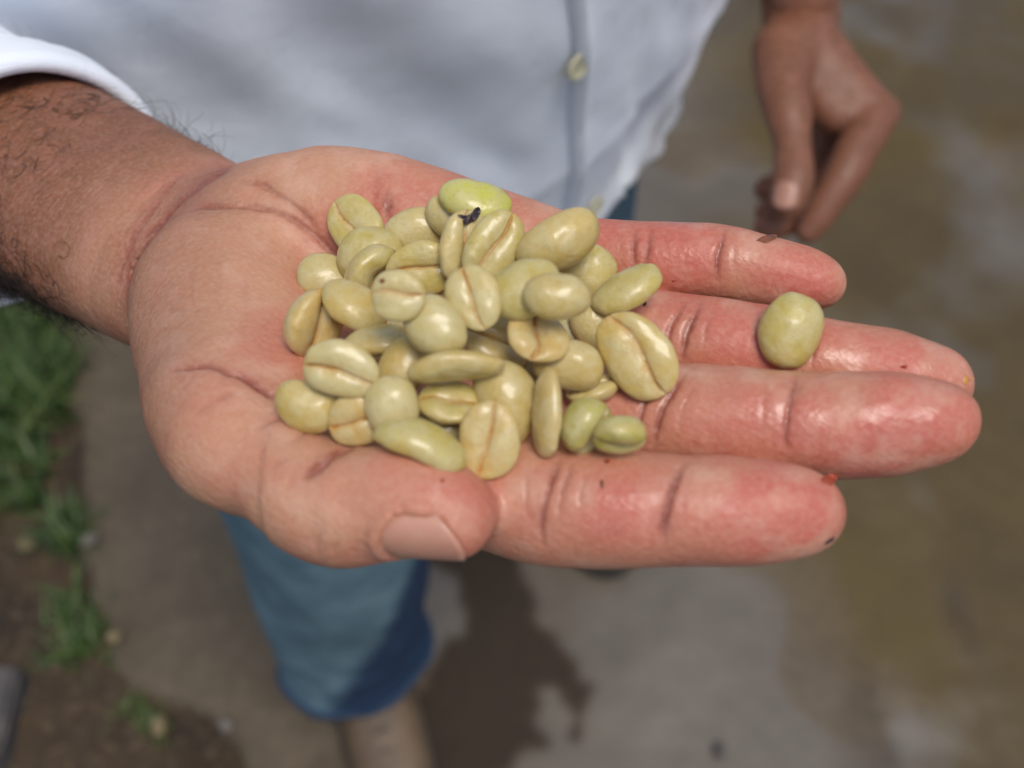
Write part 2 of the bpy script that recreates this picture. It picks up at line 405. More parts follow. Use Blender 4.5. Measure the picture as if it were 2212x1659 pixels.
#HAND_END
# ------------------------------------------------------------------ materials
def skin_material():
    m, nt, b = new_mat('skin'); L = nt.links
    at = node(nt, 'ShaderNodeAttribute', attribute_name='Col'); aw = node(nt, 'ShaderNodeAttribute', attribute_name='wet'); atn = node(nt, 'ShaderNodeAttribute', attribute_name='tan')
    oc = obj_coords(nt)
    nz = noise_node(nt, 900, 4, .6, oc); blot = noise_node(nt, 140, 4, .6, oc, .6)
    c1 = mix_rgb(nt, ramp(nt, blot.outputs[0], [(.40, 0.0), (.75, .22)]).outputs[0], at.outputs['Color'], (.52, .20, .15))
    c2 = mix_rgb(nt, ramp(nt, nz.outputs[0], [(.42, 0.0), (.75, .20)]).outputs[0], c1, (.72, .50, .40))
    L.new(c2, b.inputs['Base Color'])
    b.inputs['Subsurface Weight'].default_value = .20; b.inputs['Subsurface Radius'].default_value = (1.0, .45, .30); b.inputs['Subsurface Scale'].default_value = .0026
    rr = nt.nodes.new('ShaderNodeMapRange'); L.new(aw.outputs['Fac'], rr.inputs[0]); rr.inputs[3].default_value = .50; rr.inputs[4].default_value = .30
    L.new(rr.outputs[0], b.inputs['Roughness'])
    cw = nt.nodes.new('ShaderNodeMath'); cw.operation = 'MULTIPLY'; L.new(aw.outputs['Fac'], cw.inputs[0]); cw.inputs[1].default_value = .32
    L.new(cw.outputs[0], b.inputs['Coat Weight']); b.inputs['Coat Roughness'].default_value = .2; b.inputs['Coat IOR'].default_value = 1.33
    b.inputs['Specular IOR Level'].default_value = .45
    # fine skin lines across the arm, ridges on the palm
    R3 = np.stack([CAMROT @ arm_ax, CAMROT @ wide, CAMROT @ arm_up])                       # rows: local axes in world
    e = Matrix(R3.tolist()).to_euler('XYZ')
    la = obj_coords(nt); mp = nt.nodes.new('ShaderNodeMapping'); mp.inputs['Rotation'].default_value = e; L.new(la, mp.inputs['Vector'])
    mp2 = nt.nodes.new('ShaderNodeMapping'); mp2.inputs['Scale'].default_value = (1400, 110, 110); L.new(mp.outputs[0], mp2.inputs['Vector'])
    lines = noise_node(nt, 1.0, 2, .5, mp2.outputs[0], .25)
    lm = nt.nodes.new('ShaderNodeMath'); lm.operation = 'MULTIPLY'; L.new(lines.outputs[0], lm.inputs[0]); L.new(atn.outputs['Fac'], lm.inputs[1])
    mp3 = nt.nodes.new('ShaderNodeMapping'); mp3.inputs['Scale'].default_value = (260, 1100, 700); L.new(mp.outputs[0], mp3.inputs['Vector'])
    rid = noise_node(nt, 1.0, 2, .5, mp3.outputs[0], .5)
    vor = nt.nodes.new('ShaderNodeTexVoronoi'); vor.inputs['Scale'].default_value = 700; L.new(oc, vor.inputs['Vector'])
    n1 = bump(nt, b, lm.outputs[0], .9, .0005)
    n2 = bump(nt, b, rid.outputs[0], .36, .0004, n1)
    n3 = bump(nt, b, vor.outputs['Distance'], .3, .0003, n2)
    vo2 = nt.nodes.new('ShaderNodeTexVoronoi'); vo2.feature = 'DISTANCE_TO_EDGE'; vo2.inputs['Scale'].default_value = 330
    mp4 = nt.nodes.new('ShaderNodeMapping'); mp4.inputs['Scale'].default_value = (1.0, .55, .8); L.new(mp.outputs[0], mp4.inputs['Vector']); L.new(mp4.outputs[0], vo2.inputs['Vector'])
    er = ramp(nt, vo2.outputs['Distance'], [(0.0, 0.0), (.10, 1.0)]); bump(nt, b, er.outputs[0], .10, .0002, n3)
    return m
M_SKIN = skin_material()
def nail_material(name='nail', k=1.0):
    m, nt, b = new_mat(name); oc = obj_coords(nt)
    n = noise_node(nt, 300, 3, .5, oc)
    nt.links.new(mix_rgb(nt, n.outputs[0], tuple(k * srgb(204, 138, 114)), tuple(k * srgb(220, 170, 146))), b.inputs['Base Color'])
    b.inputs['Roughness'].default_value = .36; b.inputs['Subsurface Weight'].default_value = .25; b.inputs['Subsurface Scale'].default_value = .002
    bump(nt, b, noise_node(nt, 900, 2, .5, oc).outputs[0], .12, .0002)
    return m
M_NAIL = nail_material('nail', .86); M_NAIL2 = nail_material('nail_darkened_for_sun', .62)  # second copy darkens the hanging hand's nail colour to offset strong sunlight
def cloth_material(name, c, c2, weave, wr=.12, sheen=.2):
    m, nt, b = new_mat(name); L = nt.links; oc = obj_coords(nt)
    n = noise_node(nt, 14, 5, .6, oc); L.new(mix_rgb(nt, ramp(nt, n.outputs[0], [(.35, 0.0), (.7, 1.0)]).outputs[0], c, c2), b.inputs['Base Color'])
    b.inputs['Roughness'].default_value = .9; b.inputs['Sheen Weight'].default_value = sheen; b.inputs['Specular IOR Level'].default_value = .2
    mp = nt.nodes.new('ShaderNodeMapping'); mp.inputs['Rotation'].default_value = (.5, .7, .78); L.new(oc, mp.inputs['Vector'])
    w = nt.nodes.new('ShaderNodeTexWave'); w.inputs['Scale'].default_value = weave; w.inputs['Distortion'].default_value = .6; L.new(mp.outputs[0], w.inputs['Vector'])
    n1 = bump(nt, b, w.outputs['Fac'], .22, .0003)
    bump(nt, b, noise_node(nt, 55, 4, .6, oc).outputs[0], wr, .006, n1)
    return m
M_SHIRT = cloth_material('white_twill', (.84, .88, .95), (.88, .92, .98), 420)
M_BUTTON, _nt, _b = new_mat('shirt_button')
_b.inputs['Roughness'].default_value = .3; _b.inputs['Subsurface Weight'].default_value = .2; _b.inputs['Subsurface Scale'].default_value = .002
_nt.links.new(mix_rgb(_nt, noise_node(_nt, 260, 2, .5, obj_coords(_nt)).outputs[0], (.50, .47, .30), (.66, .63, .46)), _b.inputs['Base Color'])
def denim_material():
    m, nt, b = new_mat('denim'); L = nt.links; oc = obj_coords(nt)
    at = node(nt, 'ShaderNodeAttribute', attribute_name='wet')
    n = noise_node(nt, 22, 5, .6, oc); n2 = noise_node(nt, 900, 2, .5, oc)
    dry = mix_rgb(nt, ramp(nt, n.outputs[0], [(.3, 0.0), (.7, 1.0)]).outputs[0], tuple(srgb(84, 112, 124)), tuple(srgb(120, 148, 156)))
    dry = mix_rgb(nt, ramp(nt, n2.outputs[0], [(.4, 0.0), (.7, .35)]).outputs[0], dry, tuple(srgb(132, 152, 158)))
    wetc = mix_rgb(nt, n.outputs[0], tuple(srgb(30, 46, 70)), tuple(srgb(54, 76, 102)))
    L.new(mix_rgb(nt, at.outputs['Fac'], dry, wetc), b.inputs['Base Color'])
    b.inputs['Roughness'].default_value = .85; b.inputs['Specular IOR Level'].default_value = .2
    n1 = bump(nt, b, n2.outputs[0], .2, .0005); bump(nt, b, noise_node(nt, 30, 4, .6, oc).outputs[0], .3, .01, n1)
    return m
M_DENIM = denim_material()
def simple_noise_mat(name, c1, c2, scale, rough, bs=.3, bd=.003, det=5, coat=0):
    m, nt, b = new_mat(name); oc = obj_coords(nt); n = noise_node(nt, scale, det, .6, oc)
    nt.links.new(mix_rgb(nt, ramp(nt, n.outputs[0], [(.3, 0.0), (.7, 1.0)]).outputs[0], c1, c2), b.inputs['Base Color'])
    b.inputs['Roughness'].default_value = rough; b.inputs['Coat Weight'].default_value = coat; b.inputs['Coat Roughness'].default_value = .08
    bump(nt, b, noise_node(nt, scale * 4, 4, .6, oc).outputs[0], bs, bd)
    return m
M_LEATHER = simple_noise_mat('boot_leather', tuple(srgb(84, 68, 52)), tuple(srgb(122, 100, 76)), 30, .6)
M_SOLE = simple_noise_mat('boot_sole', (.025, .022, .02), (.05, .045, .04), 40, .8)
M_HAIR, _nt, _b = new_mat('dark_hair')
_b.inputs['Roughness'].default_value = .45
_nt.links.new(mix_rgb(_nt, noise_node(_nt, 60, 1, .5, obj_coords(_nt)).outputs[0], (.010, .007, .005), (.035, .022, .014)), _b.inputs['Base Color'])

# ------------------------------------------------------------------ the person
person = bpy.data.objects.new('person', None); COL.objects.link(person)
person.location = (-.1, .62, 0)
tag(person, 'person in white shirt and blue jeans holding out a palm of coffee beans', 'person')

# fingernails
def nail(P0, P1, n, R, half, name_mat, len_mid=1.0, len_side=.62, lift=.0003):
    ax = P1 - P0; Ln = np.linalg.norm(ax); ax = ax / Ln
    n = n - ax * (n @ ax); n /= np.linalg.norm(n); w = np.cross(ax, n)
    nu, nv = 15, 17; V = []
    for layer in (0, 1):
        for j in range(nv):
            ph = math.radians(half) * (2 * j / (nv - 1) - 1); q = abs(ph) / math.radians(half)
            s1 = len_mid + (len_side - len_mid) * q ** 2.2; s0 = .34 * q ** 2.4
            for i in range(nu):
                s = s0 + (s1 - s0) * i / (nu - 1)
                r = R[0] + (R[1] - R[0]) * s - .0007 * (s - .5) ** 2 + lift * (0 if layer else 1) - (.0007 if layer else 0)
                r -= .0017 * q ** 4 + .0010 * max(0, 1 - i / 2.5) ** 1.5
                V.append(P0 + ax * s * Ln + r * (math.cos(ph) * n + math.sin(ph) * w))
    I = lambda l, j, i: l * nu * nv + j * nu + i
    Fq = [(I(0, j, i), I(0, j, i + 1), I(0, j + 1, i + 1), I(0, j + 1, i)) for j in range(nv - 1) for i in range(nu - 1)]
    Fq += [(I(1, j, i), I(1, j + 1, i), I(1, j + 1, i + 1), I(1, j, i + 1)) for j in range(nv - 1) for i in range(nu - 1)]
    Fq += [(I(0, j, nu - 1), I(1, j, nu - 1), I(1, j + 1, nu - 1), I(0, j + 1, nu - 1)) for j in range(nv - 1)]
    Fq += [(I(0, 0, i), I(1, 0, i), I(1, 0, i + 1), I(0, 0, i + 1)) for i in range(nu - 1)] + [(I(0, nv - 1, i), I(0, nv - 1, i + 1), I(1, nv - 1, i + 1), I(1, nv - 1, i)) for i in range(nu - 1)]
    mesh_obj('fingernail', to_world(np.array(V)), Fq, name_mat or M_NAIL, person); return np.array(V)
NAILV = nail(cf(846, 1082, .1903), cf(1038, 1110, .1865), np.array([0.06, -1, .72]), (.0094, .0080), 57, None, .95, .62)
nail(cf(1709, 402, .613), cf(1696, 462, .612), np.array([-.45, 0, 1.0]), (.0118, .0104), 52, M_NAIL2)
# the skin fold round the thumbnail
nb_ = NAILV[:15 * 17].reshape(17, 15, 3); border = np.vstack([nb_[:, 0], nb_[0, :11], nb_[-1, :11]])
ci = np.where(np.linalg.norm(HV - nb_.mean((0, 1)), axis=1) < .018)[0]
dn = np.linalg.norm(HV[ci][:, None] - border[None], axis=2).min(1); HV[ci] += HN[ci] * (.00075 * np.exp(-((dn - .0007) / .0009) ** 2))[:, None]
ctrn = nb_[2:-2, 2:-1].reshape(-1, 3); dn2 = np.linalg.norm(HV[ci][:, None] - ctrn[None], axis=2).min(1); HV[ci] -= HN[ci] * (.0010 * np.exp(-(dn2 / .0011) ** 2))[:, None]
# body under the clothes and the hanging left hand, joined with the open hand into one mesh
F_DIR = np.array([math.sin(math.radians(48)), -math.cos(math.radians(48)), 0]); R_DIR = np.array([F_DIR[1], -F_DIR[0], 0])
TC = np.array([-.072, .545, 0])
def W(p): return to_cf(np.array(p))
bf = Field([-.75, -.62, -.95], [.75, 1.3, .75], .05)
# work in world space for the coarse body
bf = Field([-.50, .22, .03], [.40, 1.0, 1.52], .012)
def blimb(pts, k, F=None): limb3(F or bf, spline([np.array(p, float) for p in pts], 3), k)
E_w = to_world(E0); Wr_w = to_world(W0)
elbow = Wr_w + (E_w - Wr_w) * 1.72
shoulder = TC + R_DIR * .19 + np.array([0, 0, 1.40])
lsh = TC - R_DIR * .19 + np.array([0, 0, 1.40])
lwr = wpt(1724, 40, .675)
lel = lsh * .45 + lwr * .55 + np.array([.045, .06, .02])
for k_ in (-.07, 0, .07):
    c = TC + R_DIR * k_
    blimb([(*(c + [0, 0, .92])[:3], .085), (*(c + [0, 0, 1.08])[:3], .075), (*(c + [0, 0, 1.25])[:3], .085), (*(c + [0, 0, 1.40])[:3], .075)], .05)
blimb([(*shoulder, .055), (*(shoulder * .5 + elbow * .5), .046), (*elbow, .038)], .03)
blimb([(*elbow, .037), (*(E_w * .6 + elbow * .4), .033), (*(E_w * .75 + Wr_w * .25), .024)], .01)
blimb([(*lsh, .055), (*(lsh * .5 + lel * .5), .046), (*lel, .038), (*(lel * .5 + lwr * .5), .032), (*(lwr + [0, 0, .02]), .022)], .03)
RLEG = [np.array([-.150, .500, .90]), np.array([-.165, .490, .50]), np.array([-.186, .505, .10])]
LLEG = [np.array([-.015, .630, .90]), np.array([.010, .705, .50]), np.array([.022, .800, .10])]
for LG in (RLEG, LLEG): blimb([(*LG[0], .085), (*LG[1], .058), (*LG[2], .042)], .03)
BV, BF = bf.mesh()
# the hanging left hand
LD = .625
lf = Field(cf(1560, 560, .70) - [0, 0, .06], cf(1990, -70, .56) + [.02, 0, .04], .0016)
lo_ = np.minimum(cf(1560, 560, .74), cf(1560, 560, .54)) - .01; hi_ = np.maximum(cf(1990, -90, .74), cf(1990, -90, .54)) + .01
lf = Field([min(lo_[0], hi_[0]), lo_[1], -.74], [hi_[0], hi_[1], -.54], .0016)
def ll(pts, k): limb(lf, pts, k, 3)
ll([(1716, -110, .690, 22), (1722, 40, .675, 21), (1732, 110, .660, 20)], .01)
ll([(1735, -110, .712, 22), (1745, 40, .697, 20)], .012)
ll([(1740, 95, .665, 19), (1820, 190, .655, 18), (1895, 245, .648, 11.5)], .014)
ll([(1740, 100, .685, 18), (1820, 200, .680, 17), (1870, 262, .676, 11.5)], .014)
ll([(1690, 110, .652, 18), (1690, 190, .636, 15), (1706, 255, .626, 12.5)], .014)
ll([(1760, 130, .66, 14), (1785, 235, .65, 12), (1850, 262, .645, 10)], .014)
ll([(1800, 220, .695, 14), (1795, 320, .695, 12.5), (1780, 390, .690, 11)], .01)
ll([(1700, 240, .628, 12.5), (1712, 320, .620, 10.4), (1713, 385, .614, 11.6), (1706, 425, .612, 10.2), (1700, 447, .612, 8.0)], .005)
for pts in ([(1898, 246, .648, 12.6), (1854, 318, .634, 12.2), (1828, 372, .628, 11.8), (1798, 420, .628, 10.4), (1766, 468, .630, 9.2), (1746, 500, .632, 7.4)],
            [(1880, 262, .672, 11.5), (1848, 345, .668, 10.4), (1815, 405, .662, 10), (1750, 455, .652, 9.2), (1690, 482, .645, 8.6), (1655, 490, .642, 7.4)],
            [(1850, 268, .69, 11), (1815, 360, .685, 10), (1770, 415, .68, 9.6), (1700, 440, .665, 9), (1658, 458, .655, 7.6)],
            [(1815, 262, .705, 10), (1780, 340, .70, 9.4), (1735, 390, .69, 9), (1680, 402, .675, 8.6), (1655, 408, .668, 7.4)]):
    ll(pts, .003)
LV, LF_ = lf.mesh(); LV, LN, LF_ = subdivided(LV, LF_, 1)
LV = to_world(LV); LN = LN @ CAMROT.T
lm_ = fnoise(LV, 60, 77, 2)[:, None]
ltip = np.clip((to_world(cf(1700, 360, .63))[2] - LV[:, 2]) / .04, 0, 1)[:, None] * .55
LCOL = srgb(112, 66, 38) * (1 - ltip) + srgb(128, 74, 52) * ltip; LCOL = LCOL * (.86 + .28 * lm_)
BCOL = np.tile(srgb(150, 98, 72), (len(BV), 1))
AV = np.concatenate([to_world(HV), LV, BV]); AF = np.concatenate([HF, LF_ + len(HV), BF + len(HV) + len(LV)])
mesh_obj('body', AV, AF, M_SKIN, person, cols=np.concatenate([HCOL, LCOL, BCOL]),
         attrs={'wet': np.concatenate([wet, np.zeros(len(LV) + len(BV))]), 'tan': np.concatenate([HTAN, np.ones(len(LV) + len(BV)) * .3])})

# hair of the forearm
def tubes(paths, r):
    V, Fq = [], []
    for P in paths:
        n = len(P); T = np.gradient(P, axis=0); T /= np.linalg.norm(T, axis=1)[:, None] + 1e-9
        A = np.cross(T, [.3, .5, .8]); A /= np.linalg.norm(A, axis=1)[:, None] + 1e-9; B = np.cross(T, A); base = len(V)
        for i in range(n):
            rr = r * (1 - .75 * i / (n - 1))
            for k in range(3):
                a = 2 * math.pi * k / 3; V.append(P[i] + rr * (math.cos(a) * A[i] + math.sin(a) * B[i]))
        for i in range(n - 1):
            for k in range(3):
                Fq.append((base + 3 * i + k, base + 3 * i + (k + 1) % 3, base + 3 * i + 3 + (k + 1) % 3, base + 3 * i + 3 + k))
    return np.array(V), np.array(Fq)
hair_rng = np.random.default_rng(5)
fa = np.where((armt > .010) & (armt < .135) & (hpx[:, 0] > -60))[0]
rel = HV[fa] - W0; rel = rel - np.outer(rel @ arm_ax, arm_ax); ang = np.degrees(np.arctan2(rel @ wide, rel @ arm_up))    # 0 = inner side up, +90 = thumb side
wgt = np.exp(-((ang - 90) / 16) ** 2) * 1.8 + 2.6 * np.exp(-((ang - 118) / 16) ** 2) + 1.0 * np.exp(-((ang + 96) / 14) ** 2) + .16 * (np.abs(ang - 10) < 70) * (armt[fa] > .035) + .55 * np.exp(-((ang - 128) / 25) ** 2)
wgt = wgt * np.clip((armt[fa] - .008) / .03, .15, 1) * (.8 + .5 * (fnoise(HV[fa], 130, 9, 2) > .5))
pick = hair_rng.choice(fa, 2000, replace=False, p=wgt / wgt.sum())
paths = []
for i in pick:
    p = HV[i].copy(); n = HN[i]; t = -arm_ax * hair_rng.uniform(.2, 1) + wide * hair_rng.normal(0, .7); t -= n * (t @ n); t /= np.linalg.norm(t) + 1e-9
    s = np.cross(n, t); Lh = hair_rng.uniform(.007, .021); k = 9; curl = hair_rng.normal(0, 1.5); ph = hair_rng.uniform(0, 6); lift = hair_rng.uniform(.06, .34); P = [p - n * .0003]; d = t + n * lift * 2; d /= np.linalg.norm(d)
    for j in range(1, k):
        a = curl * 3.4 / k + .25 * math.sin(ph + j)
        d = d * math.cos(a) + np.cross(n, d) * math.sin(a) + n * (lift * .25 - .10 * j / k * 2); d /= np.linalg.norm(d)
        q = P[-1] + d * Lh / k
        P.append(q)
    P = np.array(P); dd = hf.sample(P); P = P + n * np.maximum(.0002 - dd, 0)[:, None]
    paths.append(to_world(P))
hv, hq = tubes(paths, .00008)
hair = mesh_obj('arm_hair', hv, hq, M_HAIR, person); hair['kind'] = 'stuff'
# ------------------------------------------------------------------ shirt
Z_HEM, Z_TOP = .862, 1.44
def torso_pt(th, z, off=0.0):
    """th: angle from the front (placket) towards the wearer's left, radians"""
    a, b = .138, .222                                   # depth, half width
    g = .97 + .12 * np.clip((z - .915) / .06, 0, 1) ** 1.3 + .22 * np.clip((z - .975) / .25, 0, 1) + .03 * np.exp(-((z - .845) / .04) ** 2)
    g = g - .035 * np.exp(-((z - .985) / .022) ** 2) * np.exp(-((th - 1.25) / .5) ** 2)
    q = np.stack([np.cos(th), np.sin(th)], -1)
    e = 2.4; rr = (np.abs(q[..., 0]) ** e + np.abs(q[..., 1]) ** e) ** (-1 / e)
    x = q[..., 0] * rr * a; y = q[..., 1] * rr * b
    L = -R_DIR
    P = TC + (x * g)[..., None] * F_DIR + (y * g)[..., None] * L; P[..., 2] = z
    n = (q[..., 0] / a)[..., None] * F_DIR + (q[..., 1] / b)[..., None] * L; n = n / np.linalg.norm(n, axis=-1)[..., None]
    s = np.stack([th * 2.0, z * 0, z * 0], -1)
    Q = P.reshape(-1, 3)
    # folds: drawn diagonally down from the arm, plus hanging folds near the hem
    dgn = np.stack([th.ravel() * 1.1 + z.ravel() * 2.6, z.ravel() * 1.2 - th.ravel() * .35, th.ravel() * 0], 1)
    f = (fnoise(dgn, 3.6, 61, 2) - .5) * .024 + (fnoise(dgn, 10, 66, 2) - .5) * .009
    hang = np.stack([th.ravel() * 2.2, z.ravel() * .6, th.ravel() * 0], 1)
    f += (fnoise(hang, 2.4, 71, 2) - .5) * .018 * np.clip((1.02 - z.ravel()) / .18, 0, 1)
    f += .008 * np.exp(-((th.ravel() - .55 - (z.ravel() - .95) * 3.2) / .10) ** 2) * np.clip((1.03 - z.ravel()) / .08, 0, 1)
    f = f * (1 - .6 * np.exp(-((th.ravel() - .03) / .2) ** 2))
    return P + n * (f.reshape(th.shape) + off)[..., None], n
def grid_faces(a, b, closed=False):
    i, j = np.meshgrid(np.arange(a if closed else a - 1), np.arange(b - 1), indexing='ij')
    i2 = (i + 1) % a
    return np.stack([i * b + j, i2 * b + j, i2 * b + j + 1, i * b + j + 1], -1).reshape(-1, 4)
def shell(name, P, F, mat, parent, t, attrs=None):
    o = mesh_obj(name, P, F, mat, parent, attrs=attrs)
    md = o.modifiers.new('thickness', 'SOLIDIFY'); md.thickness = t; md.offset = -1
    return o
NT, NZ = 300, 150
ths = np.linspace(-math.pi, math.pi, NT, endpoint=False)
def hem(th): return Z_HEM + .018 * np.cos(2 * th) * 0 + .004 * np.sin(3 * th + 1) + .036 * np.exp(-((th - .15) / .35) ** 2) + .10 * np.exp(-((th + 1.8) / .55) ** 2)
TH = ths[:, None].repeat(NZ, 1); ZZ = hem(TH) + (Z_TOP - hem(TH)) * np.linspace(0, 1, NZ)[None]
SP, SN = torso_pt(TH, ZZ)
shirt = shell('shirt', SP.reshape(-1, 3), grid_faces(NT, NZ, True), M_SHIRT, person, .0012)
# placket strip with turned edges
a_ = np.linspace(-.145, .115, 15); prof = np.array([.0004] + [.0046] * 13 + [.0008])
prof[1] = .0080; prof[12] = .0034; prof[11] = .0042
TH2 = a_[:, None].repeat(140, 1); ZZ2 = (hem(TH2) - .0025) + (Z_TOP - hem(TH2)) * np.linspace(0, 1, 140)[None]; TH2 = TH2 + np.clip(.14 - (ZZ2 - .92) * .95, -.3, .2)
PP, PN = torso_pt(TH2, ZZ2)
PP = PP + PN * (prof[:, None] + .0009 * (fnoise(PP.reshape(-1, 3), 120, 3, 2).reshape(TH2.shape) - .5))[..., None]
placket = shell('placket', PP.reshape(-1, 3), grid_faces(15, 140), M_SHIRT, shirt, .0012)
# buttons on the placket
def disk_button(c, n, r):
    n = n / np.linalg.norm(n); x = np.cross(n, [0, 0, 1.0]); x /= np.linalg.norm(x); y = np.cross(n, x)
    prof = [(0, .0012), (.45, .0011), (.62, .0012), (.74, .0019), (.88, .0021), (.97, .0016), (1.0, .0008), (.95, 0.0), (0, 0.0)]
    V = []; m = 28
    for rr, h in prof:
        for k in range(m):
            a = 2 * math.pi * k / m; V.append(c + n * h + r * rr * (math.cos(a) * x + math.sin(a) * y))
    Fq = [(i * m + k, i * m + (k + 1) % m, (i + 1) * m + (k + 1) % m, (i + 1) * m + k) for i in range(len(prof) - 1) for k in range(m)]
    return mesh_obj('button', V, Fq, M_BUTTON, shirt)
ppx = px_of(to_cf(PP.reshape(-1, 3)))
for (u, v) in ((1252, 132), (1276, 440)):
    i = np.argmin(np.hypot(*(ppx - [u, v]).T)); disk_button(PP.reshape(-1, 3)[i] + PN.reshape(-1, 3)[i] * .0036, PN.reshape(-1, 3)[i], .0068)
# sleeves
def sleeve(path, radii, mat, parent, lipshift=None, n=64, seed=1, squash=None):
    Q = spline(np.array([np.append(p, r) for p, r in zip(path, radii)]), 14); P = Q[:, :3]; T = np.gradient(P, axis=0); T /= np.linalg.norm(T, axis=1)[:, None]
    V = np.zeros((len(P), n, 3)); up = np.array([0, 0, 1.0])
    for i in range(len(P)):
        x = np.cross(T[i], [0.3, -.7, .6]); x /= np.linalg.norm(x); y = np.cross(T[i], x)
        for k in range(n):
            a = 2 * math.pi * k / n; d = math.cos(a) * x + math.sin(a) * y
            V[i, k] = P[i] + d * Q[i, 3]
            if lipshift is not None:
                s = i / (len(P) - 1); V[i, k] += lipshift(d, s)
    fl = V.reshape(-1, 3); ax_s = np.repeat(np.arange(len(P)) * .03, n)
    f = (fnoise(np.stack([ax_s * 8, fl[:, 1] * 9, fl[:, 2] * 9], 1), 2.0, seed, 2) - .5) * .012
    fade = np.repeat(np.clip((1 - np.arange(len(P)) / (len(P) - 1)) / .10, 0.06, 1), n)
    ctr = np.repeat(P, n, 0); d = fl - ctr; d /= np.linalg.norm(d, axis=1)[:, None]
    fl = fl + d * (f * fade)[:, None]
    Fq = grid_faces(len(P), n); extra = np.array([(i * n + n - 1, (i + 1) * n + n - 1, (i + 1) * n, i * n) for i in range(len(P) - 1)])
    return fl, np.concatenate([Fq, extra]), n, len(P)
arm_w = CAMROT @ arm_ax; wide_w = CAMROT @ wide; up_arm_w = CAMROT @ arm_up
camdir = CAMPOS - to_world(cf(90, 430, .31)); camdir /= np.linalg.norm(camdir)
cuff_c = to_world(cf(106, 428, .316)); 
def lip(d, s): return arm_w * (.013 * (d @ camdir) + .024 * max(0.0, -(d @ up_arm_w))) * np.clip((s - .75) / .25, 0, 1)
path = [shoulder + [-.01, 0, .02], shoulder * .55 + elbow * .45, elbow + [0, -.004, -.006], elbow * .5 + cuff_c * .5 + np.array([0, 0, -.004]), cuff_c + arm_w * .04, cuff_c]
fl, fq, n_, m_ = sleeve(path, [.075, .062, .052, .044, .0385, .0365], M_SHIRT, shirt, lip, seed=4)
shell('sleeve', fl, fq, M_SHIRT, shirt, .0014)
# rolled cuff: a thick band over the end of the sleeve
end = fl.reshape(m_, n_, 3)[-9:]; ctr = end.mean(1, keepdims=True); d = end - ctr; d /= np.linalg.norm(d, axis=-1)[..., None]
pr = np.array([.0002, .0022, .0030, .0033, .0034, .0034, .0033, .0028, .0012])
cuffv = end + d * pr[:, None, None]; cuffv[-1] -= arm_w * .0008
inner = [cuffv[-1] - d[-1] * .0016 + arm_w * .0005, cuffv[-1] - d[-1] * .0028 + arm_w * .006]
cuffv = np.concatenate([cuffv, np.array(inner)])
Fq = np.concatenate([grid_faces(len(cuffv), n_), np.array([(i * n_ + n_ - 1, (i + 1) * n_ + n_ - 1, (i + 1) * n_, i * n_) for i in range(len(cuffv) - 1)])])
shell('cuff', cuffv.reshape(-1, 3), Fq, M_SHIRT, shirt, .001)
lpath = [lsh + [.01, 0, .02], lsh * .5 + lel * .5, lel, lel * .45 + lwr * .55 + np.array([0, 0, .03])]
fl, fq, n_, m_ = sleeve(lpath, [.075, .060, .050, .043], M_SHIRT, shirt, None, seed=9)
shell('sleeve', fl, fq, M_SHIRT, shirt, .0014)

# ------------------------------------------------------------------ jeans and boots
def leg_tube(LG, top_r, knee_r, hem_r, z_hem, seed):
    N, Mm = 90, 72; V = np.zeros((N, Mm, 3)); wetm = np.zeros((N, Mm))
    pts = spline(np.array([np.append(LG[0] + [0, 0, .10], top_r), np.append(LG[0] - [0, 0, .05], top_r), np.append(LG[1], knee_r), np.append(LG[2] + [0, 0, .12], hem_r * .97), np.append([*LG[2][:2], z_hem], hem_r)]), 30)
    s = np.linspace(0, 1, len(pts)); ss = np.linspace(0, 1, N); pts = np.stack([np.interp(ss, s, pts[:, k]) for k in range(4)], 1)
    for k in range(Mm):
        a = 2 * math.pi * k / Mm; V[:, k] = pts[:, :3] + (pts[:, 3] * (1 + .06 * math.cos(2 * a)))[:, None] * np.array([math.cos(a), math.sin(a), 0])
    fl = V.reshape(-1, 3)
    f = (fnoise(fl * [1, 1, .45], 16, seed, 3) - .5) * .020 + (fnoise(fl * [.6, .6, 2.2], 13, seed + 5, 2) - .5) * .022 * np.clip((.30 - fl[:, 2]) / .2, 0, 1)
    c = np.repeat(pts[:, :3], Mm, 0); d = fl - c; d[:, 2] = 0; d /= np.linalg.norm(d, axis=1)[:, None] + 1e-9
    fl = fl + d * f[:, None]
    Fq = np.concatenate([grid_faces(N, Mm), np.array([(i * Mm + Mm - 1, (i + 1) * Mm + Mm - 1, (i + 1) * Mm, i * Mm) for i in range(N - 1)])])
    return fl, Fq
z_h = .148
v1, f1 = leg_tube(RLEG, .108, .088, .081, z_h, 12); v2, f2 = leg_tube(LLEG, .100, .088, .080, z_h, 31)
jv = np.concatenate([v1, v2]); jf = np.concatenate([f1, f2 + len(v1)])
# soaked lower edge of the trouser leg: a waterline that climbs on the inner side
lx = (v1[:, 0] - (-.186)); wl1 = .165 + 11.5 * np.clip(lx + .08, 0, 1) ** 2 + (fnoise(v1, 22, 5, 2) - .5) * .06
w1 = np.clip((wl1 - v1[:, 2]) / .05, 0, 1)
lx2 = v2[:, 0] - .02; w2 = np.clip((.28 + lx2 * 2.2 + (fnoise(v2, 22, 5, 2) - .5) * .04 - v2[:, 2]) / .03, 0, 1); w2 = np.maximum(w2, .4 * (v2[:, 2] > .55))
jeans = shell('jeans', jv, jf, M_DENIM, person, .002, attrs={'wet': np.concatenate([w1, w2])})
